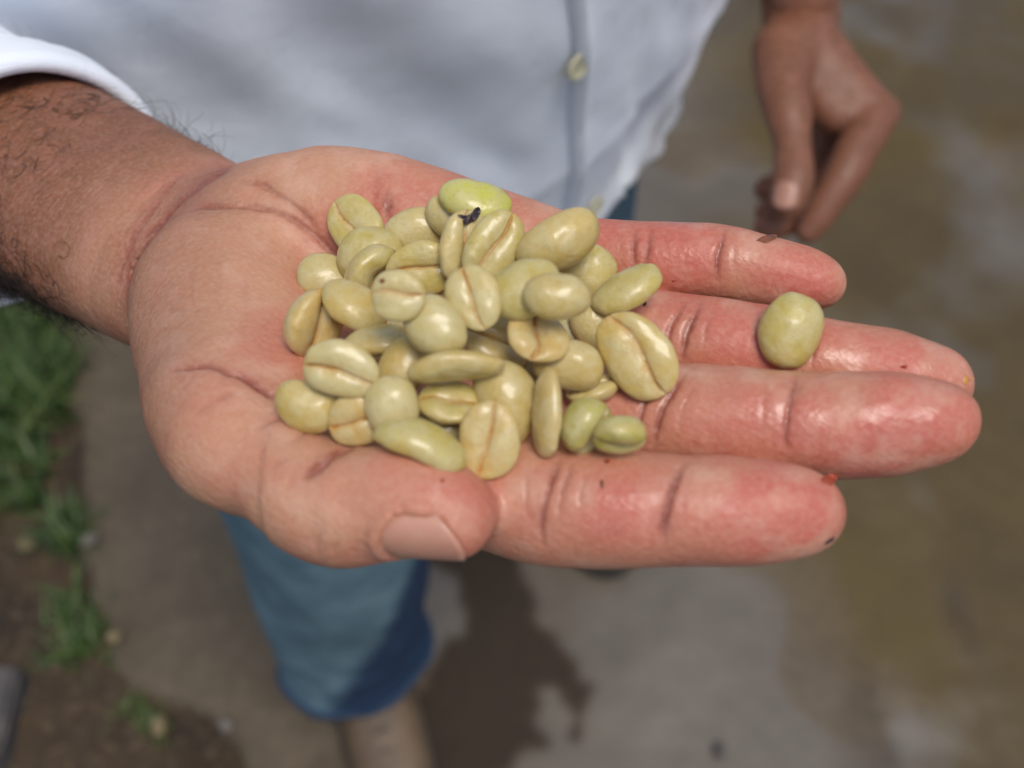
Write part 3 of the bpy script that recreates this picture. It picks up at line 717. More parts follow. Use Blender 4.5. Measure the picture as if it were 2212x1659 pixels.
# seat of the jeans and a turned hem on the near leg
TH3 = np.linspace(-math.pi, math.pi, 80, endpoint=False)[:, None].repeat(14, 1); Z3 = np.linspace(.86, 1.0, 14)[None].repeat(80, 0)
S3, _ = torso_pt(TH3, Z3, -.030)
shell('seat', S3.reshape(-1, 3), grid_faces(80, 14, True), M_DENIM, jeans, .002, attrs={'wet': np.full(80 * 14, .7)})
def hem_band(v, name):
    e = v.reshape(90, 72, 3)[-6:]; c = e.mean(1, keepdims=True); d = e - c; d[..., 2] = 0; d /= np.linalg.norm(d, axis=-1)[..., None]
    e = e + d * np.array([.0005, .003, .0035, .0035, .0035, .0025])[:, None, None]; e[-1, :, 2] -= .0015
    Fq = np.concatenate([grid_faces(6, 72), np.array([(i * 72 + 71, (i + 1) * 72 + 71, (i + 1) * 72, i * 72) for i in range(5)])])
    return shell('hem', e.reshape(-1, 3), Fq, M_DENIM, jeans, .002, attrs={'wet': np.full(6 * 72, .95)})
hem_band(v1, 'hem'); hem_band(v2, 'hem')
def boot(c, ang, name, label):
    """work boot: sole outline, upper lofted over a last, shaft"""
    ca, sa = math.cos(ang), math.sin(ang)
    def T(P):
        P = np.asarray(P, float); return np.stack([c[0] + P[:, 0] * ca - P[:, 1] * sa, c[1] + P[:, 0] * sa + P[:, 1] * ca, P[:, 2] + .03], 1)
    xs = np.linspace(-.075, .205, 30); secs = []
    for x in xs:
        t = (x + .075) / .28
        hw = .030 + .018 * math.sin(min(t * 1.5, 1.0) * math.pi * .5) + .004 * math.sin(t * 6); hw *= math.sqrt(max(1 - max((t - .80) / .21, 0) ** 2, .02)) * math.sqrt(max(1 - max((.14 - t) / .15, 0) ** 2, .05))
        h = .11 if t < .3 else .11 - .062 * min((t - .3) / .45, 1.0); h *= math.sqrt(max(1 - max((t - .86) / .15, 0) ** 2, .05))
        secs.append((x, hw, h))
    V = []; m = 22
    for x, hw, h in secs:
        for k in range(m):
            a = math.pi * k / (m - 1); ca_, sa_ = math.cos(a), math.sin(a)
            V.append((x, hw * math.copysign(abs(ca_) ** .75, ca_), .022 + (h - .0) * abs(sa_) ** .8))
    up = mesh_obj('boot', T(V), grid_faces(30, m), M_LEATHER, person)
    md = up.modifiers.new('t', 'SOLIDIFY'); md.thickness = .003; md.offset = -1
    V = []; 
    for z, g in ((0, .0), (0, 1.04), (.012, 1.08), (.024, 1.06), (.026, .9)):
        for x, hw, h in secs: V.append((x * (1.02 if g else 1), hw * g + (.002 if g else 0), z))
        for x, hw, h in secs[::-1]: V.append((x * (1.02 if g else 1), -hw * g - (.002 if g else 0), z))
    mm = 60; Fq = [(i * mm + k, i * mm + (k + 1) % mm, (i + 1) * mm + (k + 1) % mm, (i + 1) * mm + k) for i in range(4) for k in range(mm)]
    mesh_obj('sole', T(V), Fq, M_SOLE, up)
    V = []
    for i, z in enumerate(np.linspace(.07, .17, 8)):
        for k in range(24):
            a = 2 * math.pi * k / 24; V.append((-.025 + .048 * math.cos(a), .040 * math.sin(a), z))
    sh = mesh_obj('boot_shaft', T(V), [(i * 24 + k, i * 24 + (k + 1) % 24, (i + 1) * 24 + (k + 1) % 24, (i + 1) * 24 + k) for i in range(7) for k in range(24)], M_LEATHER, up)
    for x in (.045, .065, .085, .105):                   # laces
        t = (x + .075) / .28; h = .022 + (.11 - .062 * min(max(t - .3, 0) / .45, 1)); P = [np.array([x, y, h + .003 - 14 * y * y]) for y in np.linspace(-.02, .02, 7)]
        lv, lq = tubes([T(P)], .003); mesh_obj('lace', lv, lq, M_SOLE, up)
    return up
boot(np.array([RLEG[2][0] + .012, RLEG[2][1] - .005]), math.radians(-72), 'boot', '')
boot(np.array([LLEG[2][0] - .01, LLEG[2][1] + .02]), math.radians(-45), 'boot', '')
# ------------------------------------------------------------------ ground, pavement, grass
def ground_material():
    m, nt, b = new_mat('soil'); L = nt.links; oc = obj_coords(nt)
    n = noise_node(nt, 9, 6, .65, oc); n2 = noise_node(nt, 70, 4, .6, oc)
    c = mix_rgb(nt, ramp(nt, n.outputs[0], [(.3, 0.0), (.7, 1.0)]).outputs[0], tuple(srgb(40, 30, 19)), tuple(srgb(84, 66, 45)))
    c = mix_rgb(nt, ramp(nt, n2.outputs[0], [(.55, 0.0), (.72, .5)]).outputs[0], c, tuple(srgb(140, 118, 90)))
    L.new(c, b.inputs['Base Color']); b.inputs['Roughness'].default_value = .85
    bump(nt, b, n2.outputs[0], .6, .01)
    return m
def pavement_material():
    m, nt, b = new_mat('wet_concrete'); L = nt.links; oc = obj_coords(nt)
    am = node(nt, 'ShaderNodeAttribute', attribute_name='refl_and_mud'); ao = node(nt, 'ShaderNodeAttribute', attribute_name='olive'); aw = node(nt, 'ShaderNodeAttribute', attribute_name='wet')
    n = noise_node(nt, 7, 6, .65, oc); n2 = noise_node(nt, 60, 5, .6, oc)
    c = mix_rgb(nt, ramp(nt, n.outputs[0], [(.3, 0.0), (.7, 1.0)]).outputs[0], tuple(srgb(92, 79, 60)), tuple(srgb(120, 105, 84)))
    c = mix_rgb(nt, ramp(nt, n2.outputs[0], [(.42, .4), (.70, 0.0)]).outputs[0], c, tuple(srgb(74, 62, 48)))
    ol = mix_rgb(nt, n.outputs[0], tuple(srgb(66, 50, 16)), tuple(srgb(98, 80, 36)))
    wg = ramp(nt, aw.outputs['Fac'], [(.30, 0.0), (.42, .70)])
    c = mix_rgb(nt, wg.outputs[0], c, mix_rgb(nt, n.outputs[0], tuple(srgb(92, 85, 75)), tuple(srgb(118, 111, 100))))  # sky reflection of the wet film painted in as lighter grey base colour
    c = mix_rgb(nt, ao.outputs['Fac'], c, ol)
    c = mix_rgb(nt, am.outputs['Fac'], c, mix_rgb(nt, n2.outputs[0], tuple(srgb(34, 22, 8)), tuple(srgb(52, 36, 15))))  # dark brown for the painted body reflection, and for real mud specks
    L.new(c, b.inputs['Base Color'])
    r = nt.nodes.new('ShaderNodeMapRange'); L.new(aw.outputs['Fac'], r.inputs[0]); r.inputs[3].default_value = .8; r.inputs[4].default_value = .35; L.new(r.outputs[0], b.inputs['Roughness'])
    L.new(aw.outputs['Fac'], b.inputs['Coat Weight']); b.inputs['Coat IOR'].default_value = 1.33; b.inputs['Coat Roughness'].default_value = .03
    bump(nt, b, n2.outputs[0], .25, .004)
    return m
big = 200.0
tag(mesh_obj('ground', [(-big, -big, -.035), (big, -big, -.035), (big, big, -.035), (-big, big, -.035)], [(0, 1, 2, 3)], ground_material(), smooth=False), kind='structure')
gx = np.linspace(-1.9, -.15, 190); gy = np.linspace(-.1, 2.2, 230); GX, GY = np.meshgrid(gx, gy, indexing='ij')
gp = np.stack([GX, GY, GX * 0], -1).reshape(-1, 3)
gp[:, 2] = -.004 + (fnoise(gp, 9, 3, 3) - .5) * .05 + (fnoise(gp, 45, 5, 2) - .5) * .014
tag(mesh_obj('soil', gp, grid_faces(190, 230), bpy.data.materials['soil']), kind='structure')
# pavement slab: a sheet whose broken edge steps down to the soil
EDGE = np.array([ground(*p)[:2] for p in [(60, -500), (120, 200), (150, 640), (162, 850), (178, 1060), (186, 1210), (232, 1300), (250, 1420), (300, 1492), (380, 1530), (470, 1560), (540, 1640), (560, 1800), (560, 2300)]])
px_x = np.concatenate([np.linspace(-1.5, 1.3, 300), np.linspace(1.33, 12, 50)]); py_y = np.concatenate([np.linspace(-.6, 3.2, 380), np.linspace(3.25, 14, 60)])
PX, PY = np.meshgrid(px_x, py_y, indexing='ij'); pp = np.stack([PX, PY, PX * 0], -1).reshape(-1, 3)
def signed_edge(P):
    o = np.argsort(EDGE[:, 1]); ex = np.interp(P[:, 1], EDGE[o, 1], EDGE[o, 0]); return P[:, 0] - ex
se = signed_edge(pp) + (fnoise(pp, 12, 8, 3) - .5) * .07
pp[:, 2] = .022 - .09 * np.clip(-se / .03, 0, 1) - .012 * np.exp(-np.abs(se) / .03) + (fnoise(pp, 3.5, 9, 3) - .5) * .012 + (fnoise(pp, 30, 19, 2) - .5) * .003
gpx = px_of(to_cf(pp)); vis = (to_cf(pp)[:, 2] < -.1)
def inpoly(P, poly):
    r = np.zeros(len(P), bool); poly = np.array(poly, float); j = len(poly) - 1
    for i in range(len(poly)):
        c = (poly[i, 1] > P[:, 1]) != (poly[j, 1] > P[:, 1])
        with np.errstate(divide='ignore', invalid='ignore'):
            xi = (poly[j, 0] - poly[i, 0]) * (P[:, 1] - poly[i, 1]) / (poly[j, 1] - poly[i, 1]) + poly[i, 0]
        r ^= c & (P[:, 0] < xi); j = i
    return r
BODY_REFL = [(880, 1150), (1105, 1150), (1135, 1260), (1162, 1300), (1158, 1345), (1200, 1370), (1240, 1430), (1285, 1500), (1255, 1560), (1262, 1612), (1230, 1600), (1228, 1540), (1190, 1480), (1160, 1500), (1158, 1560), (1190, 1610), (1140, 1625), (1080, 1680), (900, 1800), (880, 1640), (915, 1440), (960, 1385), (1000, 1370), (1005, 1330), (985, 1260), (930, 1215)]  # outline of the person's reflection on the wet paving
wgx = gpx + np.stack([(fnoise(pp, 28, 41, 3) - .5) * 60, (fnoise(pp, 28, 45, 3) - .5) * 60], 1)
refl_and_mud = np.where(vis & inpoly(wgx, BODY_REFL), .96, 0.0)  # mirrored body put into the colour mask; mud specks join it below
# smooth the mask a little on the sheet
mg = refl_and_mud.reshape(350, 440); 
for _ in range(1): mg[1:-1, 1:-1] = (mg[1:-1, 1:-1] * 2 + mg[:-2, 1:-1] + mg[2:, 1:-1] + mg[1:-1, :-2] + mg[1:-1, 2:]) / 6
refl_and_mud = mg.ravel()
# speckles of mud and olive silt on the right and far side
u_, v_ = gpx[:, 0], gpx[:, 1]
ol = np.clip((u_ - 1380) / 260 - np.clip((v_ - 900) / 500, 0, 1) * 1.25 + np.clip((u_ - 1800) / 350, 0, 1) * 1.0, 0, 1)
ol = ol * np.clip(.70 + (fnoise(pp, 5, 25, 4) - .42) * 4.0, 0, 1); grey = np.clip(1 - np.hypot((u_ - 1500) / 170, (v_ - 360) / 110), 0, 1); ol = np.clip(ol * (1 - grey), 0, 1)
ol = np.where(vis, ol, .5); ol = ol * np.clip(se / .2, 0, 1)
sp = np.clip((fnoise(pp * [1, .55, 1], 9, 229, 4) - .56) * 5, 0, .6) * np.clip((u_ - 1750) / 200, 0, 1) * np.clip((v_ - 1000) / 150, 0, 1); refl_and_mud = np.maximum(refl_and_mud, np.where(vis, sp, 0))
dirty = np.clip((fnoise(pp, 10, 33, 3) - .55) * 7, 0, .7) * np.clip(1 - np.hypot((u_ - 520) / 330, (v_ - 1600) / 180), 0, 1); refl_and_mud = np.maximum(refl_and_mud, np.where(vis, dirty * 1.2, 0))
wetm = np.clip((u_ - 900) / 40, 0, 1) * np.clip(.55 + (fnoise(pp, 5, 37, 2) - .4) * 3, .25, 1); wetm = np.where(vis, wetm, .5) * (1 - np.clip(refl_and_mud, 0, 1))
tag(mesh_obj('pavement', pp, grid_faces(350, 440), pavement_material(), attrs={'refl_and_mud': refl_and_mud, 'olive': ol, 'wet': wetm}), kind='structure')

# grass and weeds at the pavement edge
def grass_material():
    m, nt, b = new_mat('grass_blade'); L = nt.links; at = node(nt, 'ShaderNodeAttribute', attribute_name='Col'); L.new(at.outputs['Color'], b.inputs['Base Color'])
    b.inputs['Roughness'].default_value = .5; b.inputs['Transmission Weight'].default_value = 0.0; b.inputs['Subsurface Weight'].default_value = .2; b.inputs['Subsurface Scale'].default_value = .004
    return m
gr = np.random.default_rng(3)
GV, GF, GC = [], [], []
def blade(root, h, lean, az, w, c):
    b0 = len(GV); d = np.array([math.cos(az), math.sin(az), 0]); s = np.array([-d[1], d[0], 0])
    for i in range(5):
        t = i / 4; p = root + d * lean * h * t * t + np.array([0, 0, h * t * (1 - .35 * lean * t)]); ww = w * (1 - t ** 1.6) + .0002
        GV.append(p - s * ww); GV.append(p + s * ww); k = .7 + .5 * t; GC.append(c * k); GC.append(c * k)
    for i in range(4): GF.append((b0 + 2 * i, b0 + 2 * i + 1, b0 + 2 * i + 3, b0 + 2 * i + 2))
for (u0, u1, v0, v1_, n, h0, h1) in [(-260, 150, 560, 960, 1900, .04, .13), (20, 165, 900, 1180, 240, .03, .08), (90, 235, 1230, 1440, 220, .02, .055), (-80, 60, 1050, 1230, 160, .02, .05), (240, 330, 1480, 1540, 60, .015, .035), (300, 420, 1540, 1600, 26, .01, .03)]:
    cl = [(gr.uniform(u0, u1), gr.uniform(v0, v1_)) for _ in range(max(4, n // 28))]
    for _ in range(n):
        cu, cv = cl[gr.integers(len(cl))]; u = cu + gr.normal(0, 16); v = cv + gr.normal(0, 14); P = ground(u, v, .0)
        c = srgb(*[(78, 108, 46), (96, 120, 54), (66, 92, 46), (112, 124, 70)][gr.integers(4)]) * gr.uniform(.5, .95)
        blade(P + [0, 0, -.012], gr.uniform(h0, h1), gr.uniform(.2, 1.2), gr.uniform(0, 6.28), gr.uniform(.0016, .0042), c)
tag(mesh_obj('grass', np.array(GV), np.array(GF), grass_material(), cols=np.array(GC)), 'green grass and weeds growing along the pavement edge', 'grass', kind='stuff')
# loose stones, a stray bean-coloured pebble, a broken block
M_STONE = simple_noise_mat('stone', tuple(srgb(96, 90, 82)), tuple(srgb(140, 130, 116)), 40, .8, .5, .004)
M_PALE = simple_noise_mat('pale_stone', tuple(srgb(120, 104, 72)), tuple(srgb(146, 130, 94)), 60, .7)
M_DARKST = simple_noise_mat('dark_stone', tuple(srgb(66, 62, 60)), tuple(srgb(98, 92, 88)), 25, .8, .6, .006)
def pebble(u, v, r, mat, label, seed, flat=.7, name='pebble'):
    rr = np.random.default_rng(seed); c = ground(u, v, 0); V = []; n, m = 12, 18
    for i in range(n + 1):
        th = math.pi * i / n
        for k in range(m):
            a = 2 * math.pi * k / m; V.append((math.sin(th) * math.cos(a), math.sin(th) * math.sin(a) * .8, math.cos(th) * flat))
    V = np.array(V); V *= (1 + (fnoise(V, 1.6, seed, 2) - .5)[:, None] * .7); ang = rr.uniform(0, 6); R = np.array([[math.cos(ang), -math.sin(ang), 0], [math.sin(ang), math.cos(ang), 0], [0, 0, 1]])
    zz = .026 if signed_edge(c[None])[0] > 0 else .004
    V = V @ R.T * r + c + [0, 0, zz + r * flat * .7]
    return tag(mesh_obj(name, V, [(i * m + k, (i + 1) * m + k, (i + 1) * m + (k + 1) % m, i * m + (k + 1) % m) for i in range(n) for k in range(m)], mat), label, name.replace('_', ' ') if name != 'pebble' else 'pebble')
pebble(262, 1395, .010, M_PALE, 'pale yellow pebble on the soil beside the lower weeds', 1)
pebble(348, 1573, .012, M_PALE, 'pale yellow pebble on the dark muddy ground near the bottom edge of picture', 2)
pebble(208, 1190, .012, M_STONE, 'grey pebble lying on the pavement rim between two weed clumps', 3)
pebble(500, 1585, .011, M_STONE, 'grey pebble in the dirt left of the boot', 4)
pebble(1548, 1635, .010, M_DARKST, 'dark pebble alone on the grey wet pavement at bottom', 5)
pebble(65, 1180, .012, M_PALE, 'pale pebble on bare soil below the grass', 6)
# broken masonry block in the corner
c = ground(-60, 1560, 0); bx = np.array([(x, y, z) for z in (0, .055) for (x, y) in ((-.09, -.07), (.06, -.075), (.065, .06), (-.09, .07))]) + [c[0], c[1], -.01]
import bmesh
bm = bmesh.new(); vs = [bm.verts.new(v) for v in bx]
for f in ((3, 2, 1, 0), (4, 5, 6, 7), (0, 1, 5, 4), (1, 2, 6, 5), (2, 3, 7, 6), (3, 0, 4, 7)): bm.faces.new([vs[i] for i in f])
bmesh.ops.bevel(bm, geom=bm.edges[:], offset=.006, segments=2, affect='EDGES'); bmesh.ops.subdivide_edges(bm, edges=bm.edges[:], cuts=3, use_grid_fill=True)
for v in bm.verts: v.co += Vector(((vnoise(np.array([v.co]), 40, 3)[0] - .5) * .012, (vnoise(np.array([v.co]), 40, 5)[0] - .5) * .012, (vnoise(np.array([v.co]), 40, 7)[0] - .5) * .008))
me = bpy.data.meshes.new('masonry_block'); bm.to_mesh(me); bm.free(); me.materials.append(M_DARKST)
tag(link(bpy.data.objects.new('masonry_block', me)), 'dark grey broken masonry block on the soil in the corner', 'block')
# ------------------------------------------------------------------ coffee beans
def bean_material():
    m, nt, b = new_mat('bean'); L = nt.links; oc = obj_coords(nt)
    at = node(nt, 'ShaderNodeAttribute', attribute_name='Col')
    info = nt.nodes.new('ShaderNodeObjectInfo'); ad = nt.nodes.new('ShaderNodeVectorMath'); ad.operation = 'ADD'; L.new(oc, ad.inputs[0]); L.new(info.outputs['Random'], ad.inputs[1])
    n = noise_node(nt, 260, 4, .6, ad.outputs[0], .4); n2 = noise_node(nt, 900, 3, .6, ad.outputs[0])
    c = mix_rgb(nt, ramp(nt, n.outputs[0], [(.36, 0.0), (.64, .65)]).outputs[0], at.outputs['Color'], (.60, .52, .27))
    c = mix_rgb(nt, ramp(nt, n2.outputs[0], [(.55, 0.0), (.78, .40)]).outputs[0], c, (.42, .23, .06))
    L.new(c, b.inputs['Base Color'])
    b.inputs['Subsurface Weight'].default_value = .22; b.inputs['Subsurface Radius'].default_value = (1, .85, .4); b.inputs['Subsurface Scale'].default_value = .0012
    b.inputs['Roughness'].default_value = .46
    wetr = ramp(nt, n.outputs[0], [(.44, .15), (.50, .85)]); L.new(wetr.outputs[0], b.inputs['Coat Weight'])
    b.inputs['Coat Roughness'].default_value = .17; b.inputs['Coat IOR'].default_value = 1.36
    n1 = bump(nt, b, n.outputs[0], .32, .0013); bump(nt, b, n2.outputs[0], .10, .0004, n1)
    return m
M_BEAN = bean_material()
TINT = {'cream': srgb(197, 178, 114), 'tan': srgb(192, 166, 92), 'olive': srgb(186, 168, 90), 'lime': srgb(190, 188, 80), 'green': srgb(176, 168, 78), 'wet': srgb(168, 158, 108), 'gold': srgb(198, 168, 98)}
C_CR = srgb(190, 116, 44); C_RIM = srgb(200, 160, 92)
NPH, NTH = 60, 40
def bean_shape(L, wr, tr, seed, bend=0., groove=.5, notch=0.):
    r = np.random.default_rng(seed); a = L / 2; b = a * wr; ct = a * tr; cb = ct * .50
    th = np.linspace(.03, math.pi - .03, NTH); u = np.linspace(0, 1, NPH, endpoint=False)
    ph = 2 * math.pi * u; ph = ph - .68 * np.cos(ph) * np.where(np.sin(ph) < 0, np.abs(np.sin(ph)), 0)
    TH, PH = np.meshgrid(th, ph, indexing='ij'); ct_ = np.cos(TH); st = np.sin(TH) ** .92
    X = a * np.sign(ct_) * np.abs(ct_) ** .94; cp, sp = np.cos(PH), np.sin(PH)
    up = sp > 0
    Y = b * st * cp
    Z = st * np.where(up, ct * sp, -cb * np.sqrt(np.clip(1 - np.abs(cp) ** 2.8, 0, 1)))
    egg = r.uniform(-.13, .13); Y = Y * (1 + egg * X / a); Z = Z * (1 + egg * .6 * X / a)
    wob = r.uniform(.05, .16) * r.choice([-1, 1]); off = r.uniform(-.10, .10)
    yc = b * (wob * np.sin(2.2 * X / a + r.uniform(-.6, .6)) + off)
    wgr = b * (.030 + .022 * groove); g = np.exp(-((Y - yc) / wgr) ** 2) * (~up) * np.clip((1.04 - np.abs(X) / a) * 4.5, 0, 1)
    wide = np.exp(-((Y - yc) / (b * .24)) ** 2) * (~up)
    Z = Z + g * ct * (.16 + .26 * groove) + wide * ct * .19 * (.25 + groove) * (1 - .6 * (X / a) ** 2)
    one = r.choice([-1, 1]); Z = Z - (~up) * ct * .10 * np.clip(one * (Y - yc) / b, 0, 1) * st
    if notch: Z = Z + notch * ct * np.exp(-((X - .05 * a) / (.38 * a)) ** 2) * (~up) * np.exp(-((Y - yc) / (.8 * b)) ** 2)
    Z = Z + bend * a * ((X / a) ** 2 - .33) + .03 * a * np.sin(2.6 * X / a + r.uniform(0, 6)) * r.uniform(.3, 1)
    Y = Y + .035 * b * np.sin(3.1 * X / a + r.uniform(0, 6)) + b * r.uniform(-.10, .10) * (X / a) ** 2
    P = np.stack([X, Y, Z], -1)
    P = P + ((fnoise(P.reshape(-1, 3), 300, seed, 2) - .5) * .00055).reshape(NTH, NPH)[..., None] * np.array([1, 1, 1])
    V = P.reshape(-1, 3); V = np.vstack([V, P[0].mean(0), P[-1].mean(0)])
    cre = np.maximum(g ** .7, .45 * wide * (fnoise(P.reshape(-1, 3), 420, seed + 2, 2).reshape(NTH, NPH))).ravel()
    tip = np.clip((np.abs(X) / a - .86) / .14, 0, 1).ravel() * r.uniform(0, .5); side = (np.exp(-(sp / .35) ** 2) * .42 * r.uniform(.1, 1)).ravel()
    return V, np.append(cre, [0, 0]), np.append(np.maximum(tip, side), [.3, .3]), (a, b, ct, cb)
BFACES = [tuple(x) for x in np.array([(i * NPH + k, (i + 1) * NPH + k, (i + 1) * NPH + (k + 1) % NPH, i * NPH + (k + 1) % NPH) for i in range(NTH - 1) for k in range(NPH)])]
_t = [(NTH * NPH, k, (k + 1) % NPH, NTH * NPH) for k in range(NPH)]
BQ = np.array(BFACES); 
BTRI = np.array([(NTH * NPH, k, (k + 1) % NPH) for k in range(NPH)] + [(NTH * NPH + 1, (NTH - 1) * NPH + (k + 1) % NPH, (NTH - 1) * NPH + k) for k in range(NPH)])
BALL = [tuple(int(v) for v in f) for f in BQ] + [tuple(int(v) for v in f) for f in BTRI]
def frame(alpha, roll, pitch):
    al, rl, pt = map(math.radians, (alpha, roll, pitch))
    e1 = np.array([math.cos(al) * math.cos(pt), math.sin(al) * math.cos(pt), math.sin(pt)])
    n0 = np.array([0, 0, 1.0]) - e1 * e1[2]; n0 /= np.linalg.norm(n0); e2 = np.cross(n0, e1)
    n = math.cos(rl) * n0 + math.sin(rl) * e2; y = np.cross(n, e1)
    return np.stack([e1, y, n], 1)                                    # columns
# u, v, length px, width ratio, thick ratio, image angle, roll (0 dome to viewer, 180 flat side to viewer, -90 flat side up), pitch, tint, seed, extras, label
B = [
 # buried beans first
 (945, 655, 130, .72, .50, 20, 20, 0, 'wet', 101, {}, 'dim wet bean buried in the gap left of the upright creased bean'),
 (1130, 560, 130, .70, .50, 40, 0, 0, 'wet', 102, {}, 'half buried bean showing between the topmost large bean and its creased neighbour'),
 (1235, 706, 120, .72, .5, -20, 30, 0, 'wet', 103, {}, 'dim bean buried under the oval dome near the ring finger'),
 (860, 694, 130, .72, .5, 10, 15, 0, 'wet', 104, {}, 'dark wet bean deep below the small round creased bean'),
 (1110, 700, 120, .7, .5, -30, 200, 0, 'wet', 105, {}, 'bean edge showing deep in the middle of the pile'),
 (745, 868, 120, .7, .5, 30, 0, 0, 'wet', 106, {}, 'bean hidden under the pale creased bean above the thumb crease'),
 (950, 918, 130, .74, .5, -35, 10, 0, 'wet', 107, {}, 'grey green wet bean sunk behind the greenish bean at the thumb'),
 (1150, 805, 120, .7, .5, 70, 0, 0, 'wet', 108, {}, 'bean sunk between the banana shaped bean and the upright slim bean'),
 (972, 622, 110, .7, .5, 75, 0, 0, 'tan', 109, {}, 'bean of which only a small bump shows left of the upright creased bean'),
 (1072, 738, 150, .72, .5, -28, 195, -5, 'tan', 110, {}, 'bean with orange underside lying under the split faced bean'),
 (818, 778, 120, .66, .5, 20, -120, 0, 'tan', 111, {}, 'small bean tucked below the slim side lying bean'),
 # the pile
 (768, 486, 138, .72, .44, -58, 176, 8, 'olive', 1, {'groove': .25}, 'creased yellow bean, uppermost at the wrist side of the pile'),
 (896, 508, 134, .74, .50, 14, -15, 0, 'cream', 2, {}, 'smooth cream bean with wet shine beside the uppermost creased bean'),
 (704, 602, 122, .74, .50, -24, 10, 0, 'cream', 3, {}, 'smooth pale bean at the outer edge nearest the wrist'),
 (978, 474, 124, .64, .50, -32, -20, 0, 'cream', 4, {}, 'pale bean directly under the lime green one'),
 (1266, 584, 128, .86, .52, -48, 0, 0, 'olive', 5, {}, 'round domed bean below the topmost large bean'),
 (1290, 706, 124, .74, .50, -48, 0, 0, 'cream', 6, {}, 'pale smooth bean overlapped by the big open faced bean'),
 (1280, 838, 114, .66, .52, 14, -118, 0, 'cream', 26, {'groove': 1.0}, 'small hollow bean with a white glint below the big open faced bean'),
 (1228, 789, 146, .66, .52, -10, -8, 0, 'tan', 27, {}, 'smooth teardrop bean beside the big open faced bean'),
 (1163, 727, 110, 1.08, .60, 72, 178, -24, 'gold', 19, {'groove': .95, 'notch': .3}, 'squat bean with its split face up in the middle of the pile'),
 (662, 879, 138, .68, .52, -26, -8, 0, 'tan', 7, {}, 'pointed smooth bean at the thumb crease, outermost of the pile'),
 (800, 548, 140, .72, .52, 16, 0, 0, 'olive', 8, {}, 'green tinged domed bean covering the foot of the uppermost creased bean'),
 (812, 600, 134, .88, .84, 48, 124, 0, 'olive', 9, {'groove': .9, 'notch': .35}, 'curled bean with an orange stained cleft and a tiny husk in it'),
 (906, 582, 138, .74, .48, 12, 168, 6, 'olive', 10, {'groove': .5}, 'blocky bean with a slanting crease behind the small round one'),
 (682, 697, 150, .78, .74, 66, 134, 0, 'gold', 12, {'groove': .9}, 'golden folded bean with a deep slanting cleft at the thumb base'),
 (764, 662, 150, .64, .48, -36, 40, 0, 'tan', 13, {'bend': -.10}, 'smooth slanting bean lying across two beans near the wrist'),
 (1026, 436, 152, .60, .44, -15, 28, 0, 'lime', 14, {}, 'lime green bean at the top of the pile'),
 (1004, 534, 150, .68, .50, 76, 152, 0, 'cream', 15, {'groove': .5}, 'creased bean under the dark fragment with a glossy white stripe'),
 (1066, 536, 166, .60, .48, 60, 172, 0, 'olive', 16, {'groove': .45}, 'long creased bean leaning beside the dark fragment'),
 (1204, 520, 186, .58, .60, 28, -50, 0, 'tan', 17, {}, 'largest smooth bean with a blunt end, at the base of the little finger'),
 (1136, 624, 152, .72, .52, 32, 8, 0, 'olive', 18, {}, 'smooth domed bean between the upright creased bean and the oval one'),
 (1204, 641, 140, .64, .54, -7, 6, 0, 'tan', 20, {}, 'oval smooth brownish bean lying level near the ring finger'),
 (1354, 629, 158, .56, .42, 28, 42, 0, 'olive', 21, {}, 'slim wet bean leaning on the gap of little and ring finger'),
 (1021, 645, 136, .76, .50, -66, 178, 6, 'cream', 22, {'groove': .4}, 'upright creased bean near the centre of the upper pile'),
 (814, 738, 138, .66, .44, 8, 66, 0, 'tan', 23, {}, 'slim bean on its side above the pale creased bean'),
 (872, 792, 134, .68, .52, 58, 8, 0, 'tan', 24, {}, 'domed bean passing under the banana shaped one'),
 (942, 705, 140, .74, .52, -46, 0, 0, 'cream', 25, {}, 'large smooth domed bean in the centre of the pile'),
 (860, 637, 112, .88, .50, 4, 178, 5, 'cream', 11, {'groove': .35}, 'small round bean with a short level crease'),
 (1375, 767, 200, .64, .42, -50, 167, 4, 'tan', 28, {'groove': .3}, 'largest open faced bean with a wavy crease beside the middle finger'),
 (1094, 872, 182, .64, .54, -78, 4, 0, 'tan', 29, {}, 'tall smooth domed bean beside the upright slim bean'),
 (1186, 890, 186, .58, .38, 87, 78, 0, 'gold', 30, {'bend': .04}, 'slim bean standing on edge near the index finger'),
 (968, 866, 126, .80, .52, -3, -140, 0, 'olive', 31, {'groove': .8, 'notch': .25}, 'cup shaped bean with hollow face up under the banana shaped one'),
 (985, 786, 200, .54, .40, 7, -82, 0, 'tan', 32, {'bend': .16}, 'long banana shaped bean lying level across the pile'),
 (1058, 951, 162, .72, .46, 82, 180, 0, 'gold', 33, {'groove': .45}, 'upright bean with a straight brown crease by the thumb tip'),
 (772, 908, 122, .80, .48, 4, 172, 0, 'gold', 34, {'groove': .5}, 'golden bean with a level crease, half covered, above the thumb'),
 (738, 798, 160, .66, .48, -12, 172, 0, 'cream', 35, {'groove': .45}, 'pale bean with a long fine crease near the thumb base'),
 (850, 884, 140, .72, .52, -82, 4, 0, 'cream', 36, {}, 'smooth upright bean between the golden creased bean and the cup shaped one'),
 (910, 960, 198, .50, .40, -20, 60, 0, 'olive', 37, {'bend': -.12}, 'long greenish bean resting against the thumb'),
 (1271, 925, 122, .90, .98, 50, 118, 0, 'green', 38, {'groove': .9}, 'curled green bean with a dark stain, next to the upright slim bean'),
 (1340, 946, 110, .90, .84, 0, 118, 0, 'green', 39, {'groove': .9}, 'small green bean on the index side, last of the pile'),
 (1708, 716, 158, .74, .54, 74, 4, 0, 'olive', 40, {}, 'lone smooth bean lying on the ring finger'),
]
placed = []
pile = []
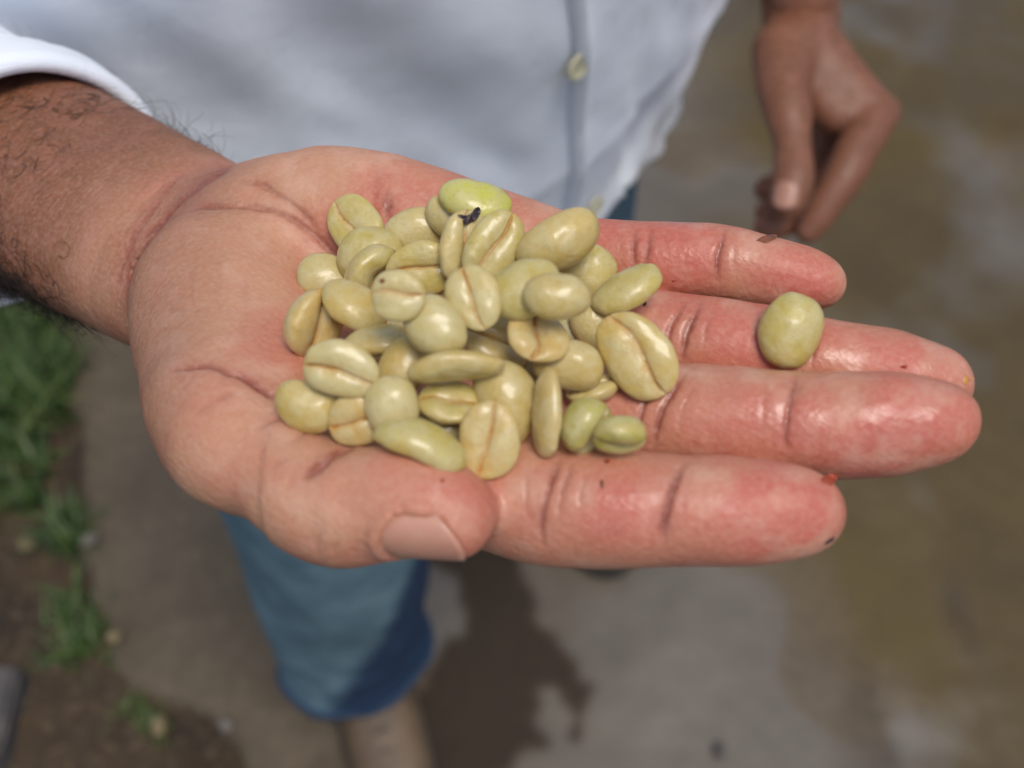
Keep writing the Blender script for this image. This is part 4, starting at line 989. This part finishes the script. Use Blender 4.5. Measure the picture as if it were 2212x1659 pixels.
for (u, v, Lp, wr, tr, al, rl, pt, tint, seed, ex, label) in B:
    R = frame(al, rl, pt); d0 = .225; L0 = Lp * SPX * d0 * 1.06; wr = min(wr * 1.09, 1.2); tr *= 1.0
    V, cre, rim, (a, b, ct, cb) = bean_shape(L0, wr, tr, seed, **ex)
    Vs = V[::7]
    ds = np.arange(.165, .285, .0004)
    ray = cf(u, v, 1.0)
    sc = ds / d0
    pts = (Vs @ R.T)[None] * sc[:, None, None] + ds[:, None, None] * ray[None, None]
    buried = seed > 100
    pen = hf.sample(pts).min(1) < (-.0020 if buried else -.0008)
    tol = .80 if buried else .89
    for (c2, R2, s2, dim) in pile:
        if np.hypot(*(c2[:2] / -c2[2] - ray[:2])) > .17: continue
        q = (pts - c2) @ R2 / s2; a2, b2, t2, k2 = dim
        z = np.where(q[..., 2] > 0, q[..., 2] / t2, q[..., 2] / k2)
        pen |= (((q[..., 0] / a2) ** 2 + (q[..., 1] / b2) ** 2 + z ** 2).min(1) < tol ** 2)
    i = int(np.argmax(pen)) if pen.any() else len(ds) - 1
    d = ds[max(i - 1, 0)]
    c = ray * d; s = d / d0
    pile.append((c, R, s, (a, b, ct, cb)))
    base = TINT[tint] * (1 + np.random.default_rng(seed).uniform(-.06, .06))
    colr = base[None] * (1 - .9 * cre[:, None]) + C_CR * .9 * cre[:, None]
    colr = colr * (1 - rim[:, None]) + C_RIM * rim[:, None]
    if seed in (38, 9): # stained hollow
        st = np.clip(cre * 1.4, 0, 1)[:, None]; colr = colr * (1 - st) + srgb(60, 44, 26) * st if seed == 38 else colr
    me = raw_mesh('coffee_bean', V * s, BALL); me.polygons.foreach_set('use_smooth', np.ones(len(me.polygons), dtype=bool)); add_col(me, 'Col', colr); me.materials.append(M_BEAN); me.update()
    o = bpy.data.objects.new('coffee_bean', me); COL.objects.link(o)
    M4 = Matrix.Identity(4); Rw = CAMROT @ R
    for r_ in range(3):
        for c_ in range(3): M4[r_][c_] = Rw[r_, c_]
    M4.translation = Vector(to_world(c)); o.matrix_world = M4
    tag(o, label, 'coffee bean', 'coffee beans held in the open hand')
    placed.append((seed, d))
print('BEANS', placed)

# ------------------------------------------------------------------ husk fragments and flakes
def flake_mat(name, c1, c2): return simple_noise_mat(name, c1, c2, 500, .35, .4, .0006, 3, .5)
M_DARK = flake_mat('dark_husk', (.018, .010, .012), (.055, .030, .034)); M_BROWN = flake_mat('brown_husk', tuple(srgb(110, 58, 30)), tuple(srgb(150, 84, 46))); M_RED = flake_mat('red_husk', tuple(srgb(140, 46, 14)), tuple(srgb(184, 74, 26))); M_ORG = flake_mat('orange_husk', tuple(srgb(190, 120, 40)), tuple(srgb(222, 160, 70)))
def surface_depth(u, v, extra=True):
    ds = np.arange(.15, .30, .0002); P = cf(u, v, 1.0)[None] * ds[:, None]; s = hf.sample(P); i = np.argmax(s < 0) if (s < 0).any() else len(ds) - 1; dd = ds[i]
    if extra:
        for (c2, R2, s2, dim) in pile:
            q = (P - c2) @ R2 / s2; a2, b2, t2, k2 = dim; z = np.where(q[:, 2] > 0, q[:, 2] / t2, q[:, 2] / k2)
            e = ((q[:, 0] / a2) ** 2 + (q[:, 1] / b2) ** 2 + z ** 2) < 1
            if e.any(): dd = min(dd, ds[np.argmax(e)])
    return dd
def flake(poly, th, mat, label, seed, name='husk_flake', cat='flake', curl=.25):
    poly = np.array(poly, float); cu, cv = poly.mean(0); Q = spline(np.vstack([poly, poly[:1]]), 4)[:-1]
    d = surface_depth(cu, cv); V = []; n = len(Q)
    def sd(u, v): return min(max(surface_depth(u, v), d - .0015), d + .0015)
    for layer in (0, 1):
        for t in (0.0, .35, .7, 1.0):
            for q in Q:
                u, v = cu + (q[0] - cu) * t, cv + (q[1] - cv) * t
                dd = sd(u, v) if t in (0., 1.) or layer == 0 else sd(u, v)
                rise = th * (1 - .5 * t) + curl * th * t * t * math.sin(q[0] * .3 + seed)
                V.append(cf(u, v, dd - (rise if layer == 0 else -.0002)))
    F_ = []
    for layer in (0, 1):
        o = layer * 4 * n
        for r in range(3):
            for k in range(n):
                f = (o + r * n + k, o + r * n + (k + 1) % n, o + (r + 1) * n + (k + 1) % n, o + (r + 1) * n + k); F_.append(f if layer else f[::-1])
    F_ += [(3 * n + k, 3 * n + (k + 1) % n, 7 * n + (k + 1) % n, 7 * n + k) for k in range(n)]
    return tag(mesh_obj(name, to_world(np.array(V)), F_, mat), label, cat)
flake([(986, 463), (1000, 466), (1016, 462), (1026, 450), (1036, 448), (1038, 462), (1028, 474), (1015, 482), (1002, 480)], .0013, M_DARK, 'dark purple brown husk fragment on the beans under the lime green one', 1, 'husk_fragment', 'husk', .5)
flake([(1634, 519), (1648, 510), (1670, 506), (1682, 508), (1670, 518), (1654, 524)], .0004, M_BROWN, 'thin brown husk flake on the little fingertip', 2)
flake([(1776, 1034), (1786, 1025), (1806, 1024), (1808, 1036), (1798, 1046), (1782, 1046)], .0010, M_RED, 'red brown husk flake on the tip of the index finger', 3)
flake([(2076, 815), (2088, 810), (2104, 816), (2098, 826), (2084, 830)], .0010, M_ORG, 'orange husk flake on the tip of the ring finger', 4)
flake([(1940, 789), (1952, 785), (1964, 790), (1960, 797), (1946, 797)], .0006, M_RED, 'dark red speck on the ring finger beside the middle finger', 5)
flake([(2056, 768), (2064, 764), (2070, 771), (2063, 778)], .0004, M_DARK, 'tiny dark speck near the tip of the ring finger', 6)
flake([(1780, 1176), (1790, 1166), (1802, 1160), (1800, 1168), (1790, 1176)], .0006, M_DARK, 'tiny black speck under the tip of the index finger', 7)
flake([(1450, 604), (1456, 602), (1460, 608), (1452, 612)], .0004, M_RED, 'tiny red speck on the little finger', 8)
flake([(1388, 653), (1394, 650), (1397, 657), (1390, 661)], .0006, M_DARK, 'tiny black speck under the slim wet bean', 9)
flake([(950, 1036), (957, 1033), (961, 1039), (955, 1043)], .0003, M_RED, 'tiny orange speck on the thumb', 10)
flake([(1306, 993), (1314, 991), (1318, 997), (1309, 999)], .0003, M_RED, 'tiny orange speck on the upper edge of the index finger', 11)
flake([(1296, 1038), (1302, 1036), (1305, 1050), (1299, 1054)], .0003, M_BROWN, 'tiny brown speck in the middle of the index finger', 12)
flake([(818, 606), (826, 601), (833, 606), (826, 612)], .0008, M_BROWN, 'tiny brown husk in the cleft of the curled bean', 13)
